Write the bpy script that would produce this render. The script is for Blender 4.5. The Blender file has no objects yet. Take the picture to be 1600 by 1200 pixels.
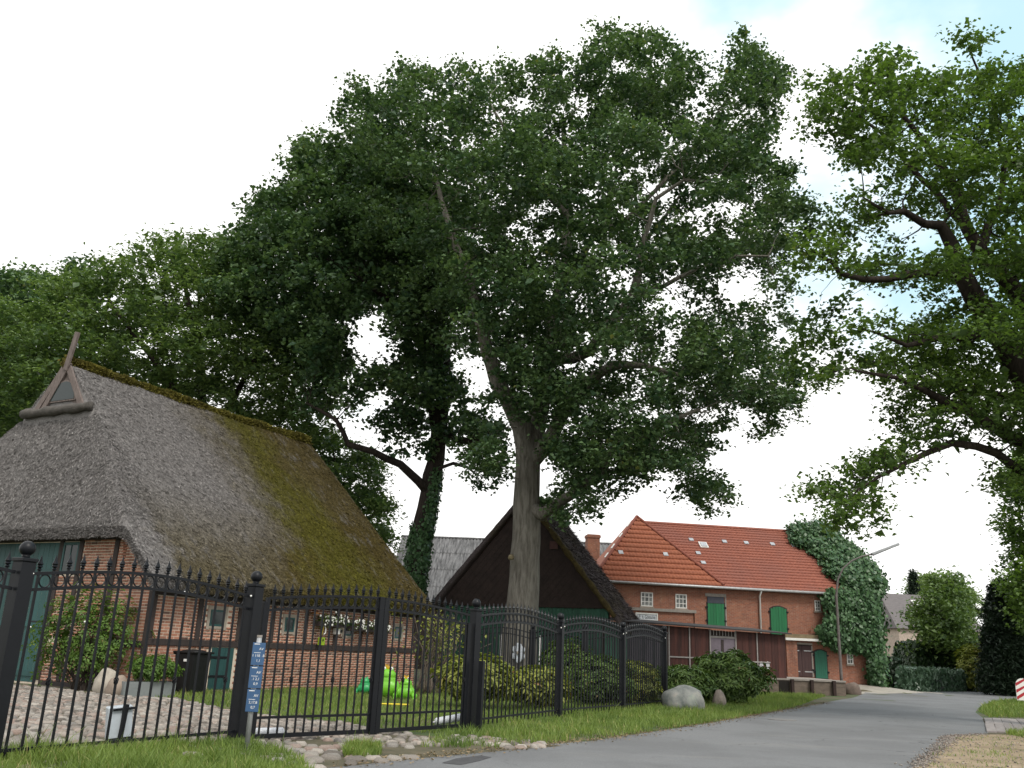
import bpy, bmesh, math, random
import numpy as np
from mathutils import Vector, Matrix, noise as mnoise
random.seed(7); RNG = np.random.default_rng(7)
S = bpy.context.scene
COL = S.collection
PI = math.pi
# ------------------------------------------------------------------ camera
F = 1397.0; TH = math.radians(16.6); RO = math.radians(2.44); EYE = 1.4
cam_d = bpy.data.cameras.new("camera"); cam = bpy.data.objects.new("camera", cam_d); COL.objects.link(cam)
CM = Matrix.Rotation(PI / 2 + TH, 3, 'X') @ Matrix.Rotation(RO, 3, 'Z')
cam.matrix_world = Matrix.Translation((0, 0, EYE)) @ CM.to_4x4()
cam_d.sensor_width = 36; cam_d.lens = F / 1600 * 36; cam_d.clip_end = 3000; cam_d.clip_start = .1
S.camera = cam
# ------------------------------------------------------------------ sky + sun
SUN_EL = math.radians(52); SUN_AZ = math.radians(150)      # compass bearing from +Y, clockwise
W = bpy.data.worlds.new("World"); S.world = W; W.use_nodes = True
nt = W.node_tree; nt.nodes.clear()
def N(nt, t, **k):
    n = nt.nodes.new(t)
    for a, v in k.items():
        if a in n.inputs: n.inputs[a].default_value = v
        else: setattr(n, a, v)
    return n
def L(nt, a, b): nt.links.new(a, b)
sky = N(nt, 'ShaderNodeTexSky', sky_type='NISHITA'); sky.sun_disc = False
sky.sun_elevation = SUN_EL; sky.sun_rotation = SUN_AZ
b1 = N(nt, 'ShaderNodeBackground', Strength=0.15); L(nt, sky.outputs[0], b1.inputs[0])
b2 = N(nt, 'ShaderNodeBackground', Strength=1.2); b2.inputs[0].default_value = (1, .995, .985, 1)
tc = N(nt, 'ShaderNodeTexCoord'); mp = N(nt, 'ShaderNodeMapping'); L(nt, tc.outputs['Generated'], mp.inputs[0])
mp.inputs['Location'].default_value = (3.1, 1.7, .4); mp.inputs['Scale'].default_value = (1, 1, 1.6)
nz = N(nt, 'ShaderNodeTexNoise'); nz.inputs['Scale'].default_value = 2.3; nz.inputs['Detail'].default_value = 6; nz.inputs['Roughness'].default_value = .55
L(nt, mp.outputs[0], nz.inputs['Vector'])
# the cloud deck thins towards the upper right (a clearing sky)
vm = N(nt, 'ShaderNodeVectorMath', operation='DOT_PRODUCT'); vm.inputs[1].default_value = (.55, .45, .70)
nrm = N(nt, 'ShaderNodeVectorMath', operation='NORMALIZE'); L(nt, tc.outputs['Generated'], nrm.inputs[0]); L(nt, nrm.outputs[0], vm.inputs[0])
mr = N(nt, 'ShaderNodeMapRange'); mr.inputs[1].default_value = .80; mr.inputs[2].default_value = 1.0; mr.inputs[3].default_value = 0; mr.inputs[4].default_value = .34
L(nt, vm.outputs['Value'], mr.inputs[0])
sb = N(nt, 'ShaderNodeMath', operation='SUBTRACT'); L(nt, nz.outputs[0], sb.inputs[0]); L(nt, mr.outputs[0], sb.inputs[1])
rp = N(nt, 'ShaderNodeMapRange'); rp.interpolation_type = 'SMOOTHSTEP'
rp.inputs[1].default_value = .24; rp.inputs[2].default_value = .46; rp.inputs[3].default_value = .0; L(nt, sb.outputs[0], rp.inputs[0])
cm = N(nt, 'ShaderNodeMix', data_type='RGBA'); L(nt, rp.outputs[0], cm.inputs[0]); cm.inputs[6].default_value = (.5, .72, .82, 1); cm.inputs[7].default_value = (1, .995, .985, 1); L(nt, cm.outputs[2], b2.inputs[0])
mfac = N(nt, 'ShaderNodeMapRange'); mfac.inputs[3].default_value = .88; L(nt, rp.outputs[0], mfac.inputs[0])
mx = N(nt, 'ShaderNodeMixShader'); L(nt, mfac.outputs[0], mx.inputs[0]); L(nt, b1.outputs[0], mx.inputs[1]); L(nt, b2.outputs[0], mx.inputs[2])
wo = N(nt, 'ShaderNodeOutputWorld'); L(nt, mx.outputs[0], wo.inputs[0])
sd = bpy.data.lights.new("sun", 'SUN'); sun = bpy.data.objects.new("sun", sd); COL.objects.link(sun)
sd.energy = 2.1; sd.angle = math.radians(18); sd.color = (1, .95, .87)
sv = Vector((math.sin(SUN_AZ) * math.cos(SUN_EL), math.cos(SUN_AZ) * math.cos(SUN_EL), math.sin(SUN_EL)))
sun.rotation_euler = sv.to_track_quat('Z', 'Y').to_euler()
S.view_settings.view_transform = 'Standard'; S.view_settings.look = 'None'
S.view_settings.exposure = .22; S.view_settings.gamma = 1; S.view_settings.use_curve_mapping = False
S.render.engine = 'CYCLES'
try:
    S.cycles.max_bounces = 6; S.cycles.diffuse_bounces = 3; S.cycles.transmission_bounces = 4; S.cycles.transparent_max_bounces = 6
    S.cycles.use_denoising = True
except Exception: pass

# ------------------------------------------------------------------ surveying helpers (points of the place from bearings)
CMn = np.array(CM); C0 = np.array([0, 0, EYE])
def ray(px, py): return CMn @ np.array([(px - 800) / F, -(py - 600) / F, -1.0])
def at(px, py, Y):
    d = ray(px, py); return C0 + d * (Y / d[1])
def gz(px, py, z=0.0):
    d = ray(px, py); return C0 + d * ((z - EYE) / d[2])
class Frame:
    """a building's own axes: x along a wall, y into the building, z up"""
    def __init__(s, ox, oy, ang, oz=0):
        s.o = np.array([ox, oy, oz]); s.a = ang
        c, n = math.cos(ang), math.sin(ang)
        s.x = np.array([c, n, 0]); s.y = np.array([-n, c, 0])
    def loc(s, p):
        d = np.asarray(p) - s.o; return np.array([d @ s.x, d @ s.y, d[2]])
    def world(s, p): return s.o + s.x * p[0] + s.y * p[1] + np.array([0, 0, p[2]])
    def pix(s, px, py, y=0.0):
        r = ray(px, py); t = ((s.o - C0) @ s.y + y) / (r @ s.y); q = s.loc(C0 + r * t); return float(q[0]), float(q[2])
    def pixx(s, px, py, x=0.0):
        r = ray(px, py); t = ((s.o - C0) @ s.x + x) / (r @ s.x); q = s.loc(C0 + r * t); return float(q[1]), float(q[2])
def sstep(a, b, x):
    t = np.clip((np.asarray(x, float) - a) / (b - a), 0, 1); return t * t * (3 - 2 * t)
def terrain(x, y):
    return .40 * np.exp(-(((np.asarray(x) - 20.6) / 3.0) ** 2 + ((np.asarray(y) - 55.0) / 3.4) ** 2)) - .10 * np.exp(-(((np.asarray(x) - 13) / 4) ** 2 + ((np.asarray(y) - 45) / 3.0) ** 2))
def tz(x, y): return float(terrain(x, y))
def inpoly(px, py, poly):
    P = np.asarray(poly, float); r = np.zeros(len(px), bool); j = len(P) - 1
    for i in range(len(P)):
        c = ((P[i, 1] > py) != (P[j, 1] > py))
        r ^= c & (px < (P[j, 0] - P[i, 0]) * (py - P[i, 1]) / (P[j, 1] - P[i, 1] + 1e-12) + P[i, 0]); j = i
    return r
def edgedist(px, py, poly):
    P = np.asarray(poly, float); d = np.full(len(px), 1e9)
    for i in range(len(P)):
        a = P[i]; b = P[(i + 1) % len(P)]; ab = b - a
        t = np.clip(((px - a[0]) * ab[0] + (py - a[1]) * ab[1]) / (ab @ ab + 1e-9), 0, 1)
        d = np.minimum(d, np.hypot(px - a[0] - t * ab[0], py - a[1] - t * ab[1]))
    return d
def vnoise(x, y, sc, seed=0):
    """cheap smooth 2-D value noise"""
    x = np.asarray(x) / sc + seed * 17.3; y = np.asarray(y) / sc + seed * 7.7
    xi = np.floor(x); yi = np.floor(y); fx = x - xi; fy = y - yi
    fx = fx * fx * (3 - 2 * fx); fy = fy * fy * (3 - 2 * fy)
    def h(a, b):
        v = np.sin(a * 127.1 + b * 311.7 + seed) * 43758.5453; return v - np.floor(v)
    return (h(xi, yi) * (1 - fx) + h(xi + 1, yi) * fx) * (1 - fy) + (h(xi, yi + 1) * (1 - fx) + h(xi + 1, yi + 1) * fx) * fy

# ------------------------------------------------------------------ object helpers
def link(o, parent=None):
    COL.objects.link(o)
    if parent is not None: o.parent = parent
    return o
def tag(o, label=None, cat=None, group=None, kind=None):
    if label: o['label'] = label
    if cat: o['category'] = cat
    if group: o['group'] = group
    if kind: o['kind'] = kind
    return o
def thing(name, label, cat, loc=(0, 0, 0), rz=0, group=None):
    o = bpy.data.objects.new(name, None); o.empty_display_size = .2; link(o)
    o.location = tuple(loc); o.rotation_euler = (0, 0, rz)
    return tag(o, label, cat, group)
def mesh_np(name, v, f, mat, parent=None, tint=None, smooth=False):
    """v (N,3), f (M,k) all the same k"""
    me = bpy.data.meshes.new(name); v = np.asarray(v, np.float32); f = np.asarray(f, np.int32); k = f.shape[1]
    me.vertices.add(len(v)); me.vertices.foreach_set('co', v.ravel())
    me.loops.add(f.size); me.loops.foreach_set('vertex_index', f.ravel())
    me.polygons.add(len(f)); me.polygons.foreach_set('loop_start', np.arange(0, f.size, k, dtype=np.int32))
    me.polygons.foreach_set('loop_total', np.full(len(f), k, np.int32))
    if smooth: me.polygons.foreach_set('use_smooth', np.ones(len(f), bool))
    if tint is not None:
        at_ = me.attributes.new('tint', 'FLOAT', 'POINT'); at_.data.foreach_set('value', np.asarray(tint, np.float32))
    me.update(calc_edges=True); me.materials.append(mat)
    return link(bpy.data.objects.new(name, me), parent)
class MB:
    def __init__(s): s.v = []; s.f = []
    def add(s, vs, fs):
        o = len(s.v); s.v += [tuple(p) for p in vs]; s.f += [tuple(i + o for i in q) for q in fs]; return s
    def box(s, c, d, rz=0.0, m=None):
        x, y, z = d[0] / 2, d[1] / 2, d[2] / 2
        vs = [Vector((a * x, b * y, e * z)) for a in (-1, 1) for b in (-1, 1) for e in (-1, 1)]
        R = m if m is not None else Matrix.Rotation(rz, 3, 'Z')
        vs = [R @ p + Vector(c) for p in vs]
        return s.add(vs, [(0, 1, 3, 2), (4, 6, 7, 5), (0, 4, 5, 1), (2, 3, 7, 6), (0, 2, 6, 4), (1, 5, 7, 3)])
    def bx(s, a, b):
        return s.box([(a[i] + b[i]) / 2 for i in range(3)], [abs(b[i] - a[i]) for i in range(3)])
    def beam(s, a, b, w, h, up=(0, 0, 1)):
        a = Vector(a); b = Vector(b); d = (b - a); ln = d.length; d.normalize(); u = Vector(up)
        sx = d.cross(u).normalized(); u = sx.cross(d)
        R = Matrix((sx, d, u)).transposed(); return s.box((a + b) / 2, (w, ln, h), m=R)
    def tube(s, pts, rad, n=8, caps=True):
        pts = [Vector(p) for p in pts]; k = len(pts)
        if not hasattr(rad, '__len__'): rad = [rad] * k
        ref = Vector((0, 0, 1)); vs = []; fs = []
        d0 = (pts[1] - pts[0]).normalized()
        if abs(d0.z) > .9: ref = Vector((1, 0, 0))
        for i, p in enumerate(pts):
            d = (pts[min(i + 1, k - 1)] - pts[max(i - 1, 0)]).normalized()
            x = ref - d * ref.dot(d); x.normalize(); y = d.cross(x); ref = x
            for j in range(n):
                t = 2 * PI * j / n; vs.append(p + (x * math.cos(t) + y * math.sin(t)) * rad[i])
        for i in range(k - 1):
            for j in range(n):
                a = i * n + j; b = i * n + (j + 1) % n; fs.append((a, b, b + n, a + n))
        if caps: fs.append(tuple(range(n))[::-1]); fs.append(tuple(range((k - 1) * n, k * n)))
        return s.add(vs, fs)
    def lathe(s, prof, c=(0, 0, 0), n=16):
        vs = []; fs = []
        for r, z in prof:
            for j in range(n): t = 2 * PI * j / n; vs.append((c[0] + r * math.cos(t), c[1] + r * math.sin(t), c[2] + z))
        for i in range(len(prof) - 1):
            for j in range(n):
                a = i * n + j; b = i * n + (j + 1) % n; fs.append((a, b, b + n, a + n))
        fs.append(tuple(range(n))[::-1]); fs.append(tuple(range((len(prof) - 1) * n, len(prof) * n)))
        return s.add(vs, fs)
    def sphere(s, c, r, n=12, m=8, sc=(1, 1, 1)):
        prof = [(max(1e-4, r * math.sin(PI * i / m)), -r * math.cos(PI * i / m)) for i in range(m + 1)]
        t = MB().lathe(prof, n=n); return s.add([(c[0] + p[0] * sc[0], c[1] + p[1] * sc[1], c[2] + p[2] * sc[2]) for p in t.v], t.f)
    def prism(s, poly, d):
        n = len(poly); vs = [Vector(p) for p in poly]; vs += [p + Vector(d) for p in vs]
        return s.add(vs, [tuple(range(n))[::-1], tuple(range(n, 2 * n))] + [(i, (i + 1) % n, n + (i + 1) % n, n + i) for i in range(n)])
    def torus(s, c, R, r, n=20, m=6, ax='Y'):
        vs = []; fs = []
        for i in range(n):
            t = 2 * PI * i / n
            for j in range(m):
                q = 2 * PI * j / m; a = (R + r * math.cos(q)); p = (a * math.cos(t), r * math.sin(q), a * math.sin(t))
                vs.append((c[0] + p[0], c[1] + p[1], c[2] + p[2]))
        for i in range(n):
            for j in range(m):
                a = i * m + j; b = i * m + (j + 1) % m; e = ((i + 1) % n) * m
                fs.append((a, b, e + (j + 1) % m, e + j))
        return s.add(vs, fs)
    def build(s, name, mat, parent=None, smooth=False, bevel=0, loc=None, rz=0):
        me = bpy.data.meshes.new(name); me.from_pydata([tuple(p) for p in s.v], [], s.f)
        bm = bmesh.new(); bm.from_mesh(me); bmesh.ops.recalc_face_normals(bm, faces=bm.faces)
        if bevel: bmesh.ops.bevel(bm, geom=bm.edges[:], offset=bevel, segments=1, affect='EDGES')
        bm.to_mesh(me); bm.free()
        if smooth:
            for p in me.polygons: p.use_smooth = True
        me.materials.append(mat); o = bpy.data.objects.new(name, me)
        if loc is not None: o.location = tuple(loc)
        o.rotation_euler = (0, 0, rz)
        return link(o, parent)
def clone(name, src, parent, loc, rot=(0, 0, 0), sc=(1, 1, 1)):
    o = bpy.data.objects.new(name, src.data); o.location = tuple(loc); o.rotation_euler = rot; o.scale = sc
    return link(o, parent)

# ------------------------------------------------------------------ materials
MATS = {}
def base_mat(name):
    m = bpy.data.materials.new(name); m.use_nodes = True; t = m.node_tree; p = t.nodes['Principled BSDF']; MATS[name] = m; return m, t, p
def ramp(t, fac, stops):
    r = t.nodes.new('ShaderNodeValToRGB'); e = r.color_ramp.elements
    while len(e) < len(stops): e.new(.5)
    for i, (q, c) in enumerate(stops): e[i].position = q; e[i].color = (*c, 1)
    L(t, fac, r.inputs[0]); return r.outputs[0]
def coords(t, scale=(1, 1, 1), src='Object', rot=(0, 0, 0)):
    c = t.nodes.new('ShaderNodeTexCoord'); m = t.nodes.new('ShaderNodeMapping'); m.inputs['Scale'].default_value = scale; m.inputs['Rotation'].default_value = rot
    L(t, c.outputs[src], m.inputs[0]); return m.outputs[0]
def noise(t, vec, s, det=4, ro=.6):
    n = t.nodes.new('ShaderNodeTexNoise'); n.inputs['Scale'].default_value = s; n.inputs['Detail'].default_value = det; n.inputs['Roughness'].default_value = ro
    L(t, vec, n.inputs['Vector']); return n.outputs[0]
def mixc(t, fac, a, b, mode='MIX'):
    n = t.nodes.new('ShaderNodeMix'); n.data_type = 'RGBA'; n.blend_type = mode
    for i, v in ((0, fac), (6, a), (7, b)):
        if isinstance(v, (int, float)): n.inputs[i].default_value = v
        elif isinstance(v, tuple): n.inputs[i].default_value = (*v, 1)
        else: L(t, v, n.inputs[i])
    return n.outputs[2]
def maprange(t, v, a, b, c=0., d=1., smooth=True):
    n = t.nodes.new('ShaderNodeMapRange')
    if smooth: n.interpolation_type = 'SMOOTHSTEP'
    L(t, v, n.inputs[0]); n.inputs[1].default_value = a; n.inputs[2].default_value = b; n.inputs[3].default_value = c; n.inputs[4].default_value = d
    return n.outputs[0]
def math_(t, op, a, b=0.):
    n = t.nodes.new('ShaderNodeMath'); n.operation = op
    for i, v in ((0, a), (1, b)):
        if isinstance(v, (int, float)): n.inputs[i].default_value = v
        else: L(t, v, n.inputs[i])
    return n.outputs[0]
def bump(t, p, h, strength=.4, dist=.02):
    b = t.nodes.new('ShaderNodeBump'); b.inputs['Strength'].default_value = strength; b.inputs['Distance'].default_value = dist
    L(t, h, b.inputs['Height']); L(t, b.outputs[0], p.inputs['Normal'])
def simple(name, c1, c2=None, rough=.7, s=6, stretch=(1, 1, 1), bmp=.25, dist=.01, metal=0, obj_rand=0, spec=.4):
    m, t, p = base_mat(name); v = coords(t, stretch)
    if c2 is None: c2 = tuple(x * .7 for x in c1)
    n = noise(t, v, s); n2 = noise(t, v, s * 6, 3)
    mixf = math_(t, 'ADD', math_(t, 'MULTIPLY', n, .7), math_(t, 'MULTIPLY', n2, .3))
    col = ramp(t, mixf, [(.35, c2), (.65, c1)])
    if obj_rand:
        oi = t.nodes.new('ShaderNodeObjectInfo'); col = mixc(t, 1.0, col, ramp(t, oi.outputs['Random'], [(0, (1 - obj_rand,) * 3), (1, (1 + obj_rand * .6,) * 3)]), 'MULTIPLY')
    L(t, col, p.inputs['Base Color']); p.inputs['Roughness'].default_value = rough; p.inputs['Metallic'].default_value = metal
    p.inputs['Specular IOR Level'].default_value = spec
    if bmp: bump(t, p, n2, bmp, dist)
    return m
def leaf_mat(name, dark, light, extra=None, trans=.3, rough=.5, spec=.35):
    """foliage: per-leaf tint picks between the species' leaf colours; thin leaves let light through"""
    m, t, p = base_mat(name)
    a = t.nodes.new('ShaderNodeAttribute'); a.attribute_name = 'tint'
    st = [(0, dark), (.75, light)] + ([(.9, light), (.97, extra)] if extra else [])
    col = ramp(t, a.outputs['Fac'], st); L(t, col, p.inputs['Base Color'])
    p.inputs['Roughness'].default_value = rough; p.inputs['Specular IOR Level'].default_value = spec
    tr = t.nodes.new('ShaderNodeBsdfTranslucent'); L(t, mixc(t, 1., col, (1.25, 1.35, .6), 'MULTIPLY'), tr.inputs[0])
    mx = t.nodes.new('ShaderNodeMixShader'); mx.inputs[0].default_value = trans
    L(t, p.outputs[0], mx.inputs[1]); L(t, tr.outputs[0], mx.inputs[2]); L(t, mx.outputs[0], t.nodes['Material Output'].inputs[0])
    return m
def attr_mat(name, stops, rough=.8, bs=40, bstr=.3, bdist=.004, mottle=.25, spec=.3, objrand=False):
    """pieces: colour by each piece's own tint (attribute) or by its object random"""
    m, t, p = base_mat(name)
    if objrand: f = t.nodes.new('ShaderNodeObjectInfo').outputs['Random']
    else:
        a = t.nodes.new('ShaderNodeAttribute'); a.attribute_name = 'tint'; f = a.outputs['Fac']
    col = ramp(t, f, stops); v = coords(t); n = noise(t, v, bs)
    col = mixc(t, 1., col, ramp(t, n, [(.3, (1 - mottle,) * 3), (.7, (1 + mottle * .5,) * 3)]), 'MULTIPLY')
    L(t, col, p.inputs['Base Color']); p.inputs['Roughness'].default_value = rough; p.inputs['Specular IOR Level'].default_value = spec
    bump(t, p, n, bstr, bdist); return m

BLACK = simple('black_paint', (.008, .009, .012), (.005, .006, .008), rough=.42, s=3, bmp=.05, spec=.25)
TIMBER = simple('dark_timber', (.05, .037, .034), (.025, .019, .018), rough=.8, s=5, stretch=(4, 4, 1), bmp=.5)
OLDWOOD = simple('weathered_wood', (.2, .165, .15), (.1, .075, .068), rough=.85, s=4, stretch=(5, 5, 1), bmp=.6)
GREENP = simple('dark_green_paint', (.022, .085, .082), (.015, .06, .06), rough=.55, s=3, stretch=(3, 3, .5), bmp=.2, obj_rand=.25)
GREENB = simple('bright_green_paint', (.012, .16, .055), (.01, .12, .045), rough=.55, s=2, stretch=(3, 3, .4), bmp=.15, obj_rand=.12)
MORTAR = simple('mortar', (.62, .53, .43), (.5, .42, .34), rough=.95, s=9)
GLASS = None
m, t, p = base_mat('window_glass'); p.inputs['Base Color'].default_value = (.02, .03, .03, 1); p.inputs['Roughness'].default_value = .08; p.inputs['Specular IOR Level'].default_value = .35; GLASS = m
WHITEP = simple('white_paint', (.78, .77, .74), (.66, .65, .62), rough=.5, s=4, bmp=.08)
BRICKST = [(0, (.13, .075, .06)), (.14, (.27, .13, .09)), (.5, (.37, .165, .105)), (.85, (.43, .215, .15)), (1, (.24, .145, .11))]
BRICK = attr_mat('brick_joined', BRICKST, bs=30)
BRICKO = attr_mat('brick_single', BRICKST, bs=30, objrand=True)
STONEST = [(0, (.12, .105, .09)), (.25, (.23, .205, .18)), (.5, (.28, .255, .225)), (.65, (.25, .185, .155)), (.85, (.37, .34, .30)), (1, (.16, .15, .14))]
STONE = attr_mat('fieldstone_joined', STONEST, bs=14, mottle=.35, bstr=.5, bdist=.01)
STONEO = attr_mat('fieldstone_single', STONEST, bs=14, mottle=.35, bstr=.5, bdist=.01, objrand=True)

def thatch_mat(name, grey1, grey2, moss=True, tinted=False):
    m, t, p = base_mat(name)
    v = coords(t); n1 = noise(t, v, .9, 5); nf = noise(t, coords(t, (1.0, 1, 1)), 17, 4, .75); ns = noise(t, coords(t, (6, 1.1, 1.1)), 3, 4)
    col = ramp(t, nf, [(.3, grey2), (.68, grey1)])
    col = mixc(t, maprange(t, ns, .4, .75), col, tuple(c * .72 for c in grey1))
    if moss:
        sep = t.nodes.new('ShaderNodeSeparateXYZ'); L(t, v, sep.inputs[0]); X, Y, Z = sep.outputs
        wob = math_(t, 'MULTIPLY', math_(t, 'SUBTRACT', noise(t, v, .8, 6, .7), .5), 4.4)
        xw = math_(t, 'ADD', X, wob)
        # mossy streak running down the slope, and general growth on the far half
        d1 = math_(t, 'ABSOLUTE', math_(t, 'SUBTRACT', xw, 8.5))
        wid = maprange(t, Z, 9.5, 3.0, 1.1, 2.2); streak = maprange(t, math_(t, 'SUBTRACT', d1, wid), 1.0, -1.3)
        far = math_(t, 'MULTIPLY', maprange(t, xw, 4.0, 9.0), .95)
        low = math_(t, 'MULTIPLY', maprange(t, Z, 6.2, 3.0), .8)
        left0 = maprange(t, xw, .2, 1.2)
        lowm = math_(t, 'MULTIPLY', low, left0)
        patch = maprange(t, noise(t, coords(t, (1.6, .55, .55)), 2.2, 6, .7), .24, .5)
        brown = math_(t, 'MULTIPLY', math_(t, 'MINIMUM', math_(t, 'ADD', far, lowm), 1.0), patch)
        col = mixc(t, brown, col, ramp(t, nf, [(.3, (.045, .036, .014)), (.7, (.125, .098, .032))]))
        patch2 = maprange(t, noise(t, coords(t, (2, .8, .8)), 2.6, 6, .7), .26, .5)
        col = mixc(t, math_(t, 'MULTIPLY', math_(t, 'MULTIPLY', streak, patch2), .85), col, ramp(t, nf, [(.3, (.045, .045, .009)), (.7, (.135, .13, .02))]))
    else:
        col = mixc(t, maprange(t, n1, .45, .7, 0, .5), col, (.09, .075, .04))
    if tinted:
        a_ = t.nodes.new('ShaderNodeAttribute'); a_.attribute_name = 'tint'
        col = mixc(t, 1., col, ramp(t, a_.outputs['Fac'], [(0, (.6,) * 3), (.65, (1.,) * 3), (1, (1.65,) * 3)]), 'MULTIPLY')
    L(t, col, p.inputs['Base Color']); p.inputs['Roughness'].default_value = .95; p.inputs['Specular IOR Level'].default_value = .1
    bump(t, p, nf, .9, .05); return m
THATCH = thatch_mat('thatch', (.265, .252, .246), (.125, .117, .112)); THATCHR = thatch_mat('thatch_reed_ends', (.265, .252, .246), (.125, .117, .112), tinted=True)
THATCH2 = thatch_mat('thatch_brown', (.15, .125, .125), (.055, .043, .044), moss=False); THATCH2R = thatch_mat('brown_reed_ends', (.15, .125, .125), (.055, .043, .044), moss=False, tinted=True)
MOSS = simple('roof_moss', (.15, .125, .022), (.035, .028, .012), rough=.95, s=3.2, bmp=1., dist=.05, spec=.1); MOSST = leaf_mat('moss_tuft', (.035, .03, .014), (.15, .135, .028), trans=.0, rough=.95, spec=.1)
DARKGABLE = simple('dark_shingle', (.04, .026, .022), (.022, .015, .013), rough=.9, s=2, bmp=.4)

# bark
def bark_mat(name, c1, c2, sc=1.0):
    m, t, p = base_mat(name); v = coords(t, (1, 1, .16)); n = noise(t, v, 9 * sc, 5, .65); v2 = coords(t); n2 = noise(t, v2, .7, 3)
    col = ramp(t, n, [(.34, c2), (.62, c1)]); col = mixc(t, maprange(t, n2, .4, .7, 0, .4), col, tuple(c * .6 for c in c1))
    L(t, col, p.inputs['Base Color']); p.inputs['Roughness'].default_value = .95; p.inputs['Specular IOR Level'].default_value = .15
    bump(t, p, n, .9, .06); return m
BARK = bark_mat('oak_bark', (.235, .22, .19), (.10, .09, .075))
BARKD = bark_mat('dark_bark', (.048, .038, .032), (.02, .016, .014))
OAKL = leaf_mat('oak_leaf', (.028, .068, .032), (.125, .20, .082), (.2, .22, .06), trans=.2, rough=.45, spec=.4)
OAKL2 = leaf_mat('oak_leaf_bright', (.04, .078, .022), (.12, .195, .046), (.2, .23, .06), trans=.38, rough=.45)
ASHL = leaf_mat('ash_leaf', (.05, .095, .036), (.165, .24, .085), (.2, .25, .09), rough=.45)
IVYL = leaf_mat('ivy_leaf', (.02, .06, .022), (.075, .15, .06), trans=.12, rough=.4)
RHODO = leaf_mat('rhododendron_leaf', (.03, .07, .015), (.10, .16, .03), (.2, .1, .04), trans=.15, rough=.4)
RHODY = leaf_mat('yellowed_rhododendron_leaf', (.06, .10, .018), (.26, .28, .05), (.24, .11, .05), trans=.2, rough=.45)
RHODL = leaf_mat('fresh_rhododendron_leaf', (.03, .075, .018), (.13, .20, .05), (.22, .13, .05), trans=.15, rough=.4)
CONIF = leaf_mat('conifer_needle', (.007, .018, .010), (.024, .046, .022), trans=.05)
HEDGE = leaf_mat('hedge_leaf', (.03, .06, .035), (.07, .12, .075), (.11, .14, .11), trans=.12, rough=.35)
ROSEL = leaf_mat('rose_leaf', (.04, .09, .015), (.12, .21, .035), (.22, .2, .05), trans=.3)
GRASSL = leaf_mat('grass_blade', (.05, .10, .02), (.20, .275, .062), (.38, .34, .15), trans=.3, rough=.55)
STRAW = leaf_mat('thatch_straw', (.11, .10, .092), (.42, .39, .37), trans=.0, rough=.9, spec=.1)

# ------------------------------------------------------------------ ground, road, verges
def ground_mat():
    m, t, p = base_mat('ground_soil_grass'); v = coords(t, src='Object'); n = noise(t, v, .5, 6, .7); n2 = noise(t, v, 14, 4)
    c = mixc(t, maprange(t, n, .42, .6), (.05, .085, .02), (.12, .095, .06)); c = mixc(t, maprange(t, n2, .4, .7, 0, .6), c, (.04, .05, .02))
    L(t, c, p.inputs['Base Color']); p.inputs['Roughness'].default_value = 1; bump(t, p, n2, .5, .03); return m
GROUND = ground_mat()
def sheet(name, poly, z, mat, cell=1.0, wob=0.0):
    """flat sheet following the terrain inside a polygon of world (x, y) points"""
    P = [Vector((a, b, 0)) for a, b in poly]; bm = bmesh.new()
    vs = [bm.verts.new(q) for q in P]; f = bm.faces.new(vs)
    bmesh.ops.triangulate(bm, faces=[f])
    for _ in range(5):
        es = [e for e in bm.edges if e.calc_length() > cell]
        if not es: break
        bmesh.ops.subdivide_edges(bm, edges=es, cuts=1); bmesh.ops.triangulate(bm, faces=[q for q in bm.faces if len(q.verts) > 3])
    for q in bm.verts: q.co.z = tz(q.co.x, q.co.y) + z
    bmesh.ops.recalc_face_normals(bm, faces=bm.faces)
    me = bpy.data.meshes.new(name); bm.to_mesh(me); bm.free(); me.materials.append(mat)
    for q in me.polygons:
        if q.normal.z < 0: q.flip()
    o = link(bpy.data.objects.new(name, me)); return tag(o, kind='structure')
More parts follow.
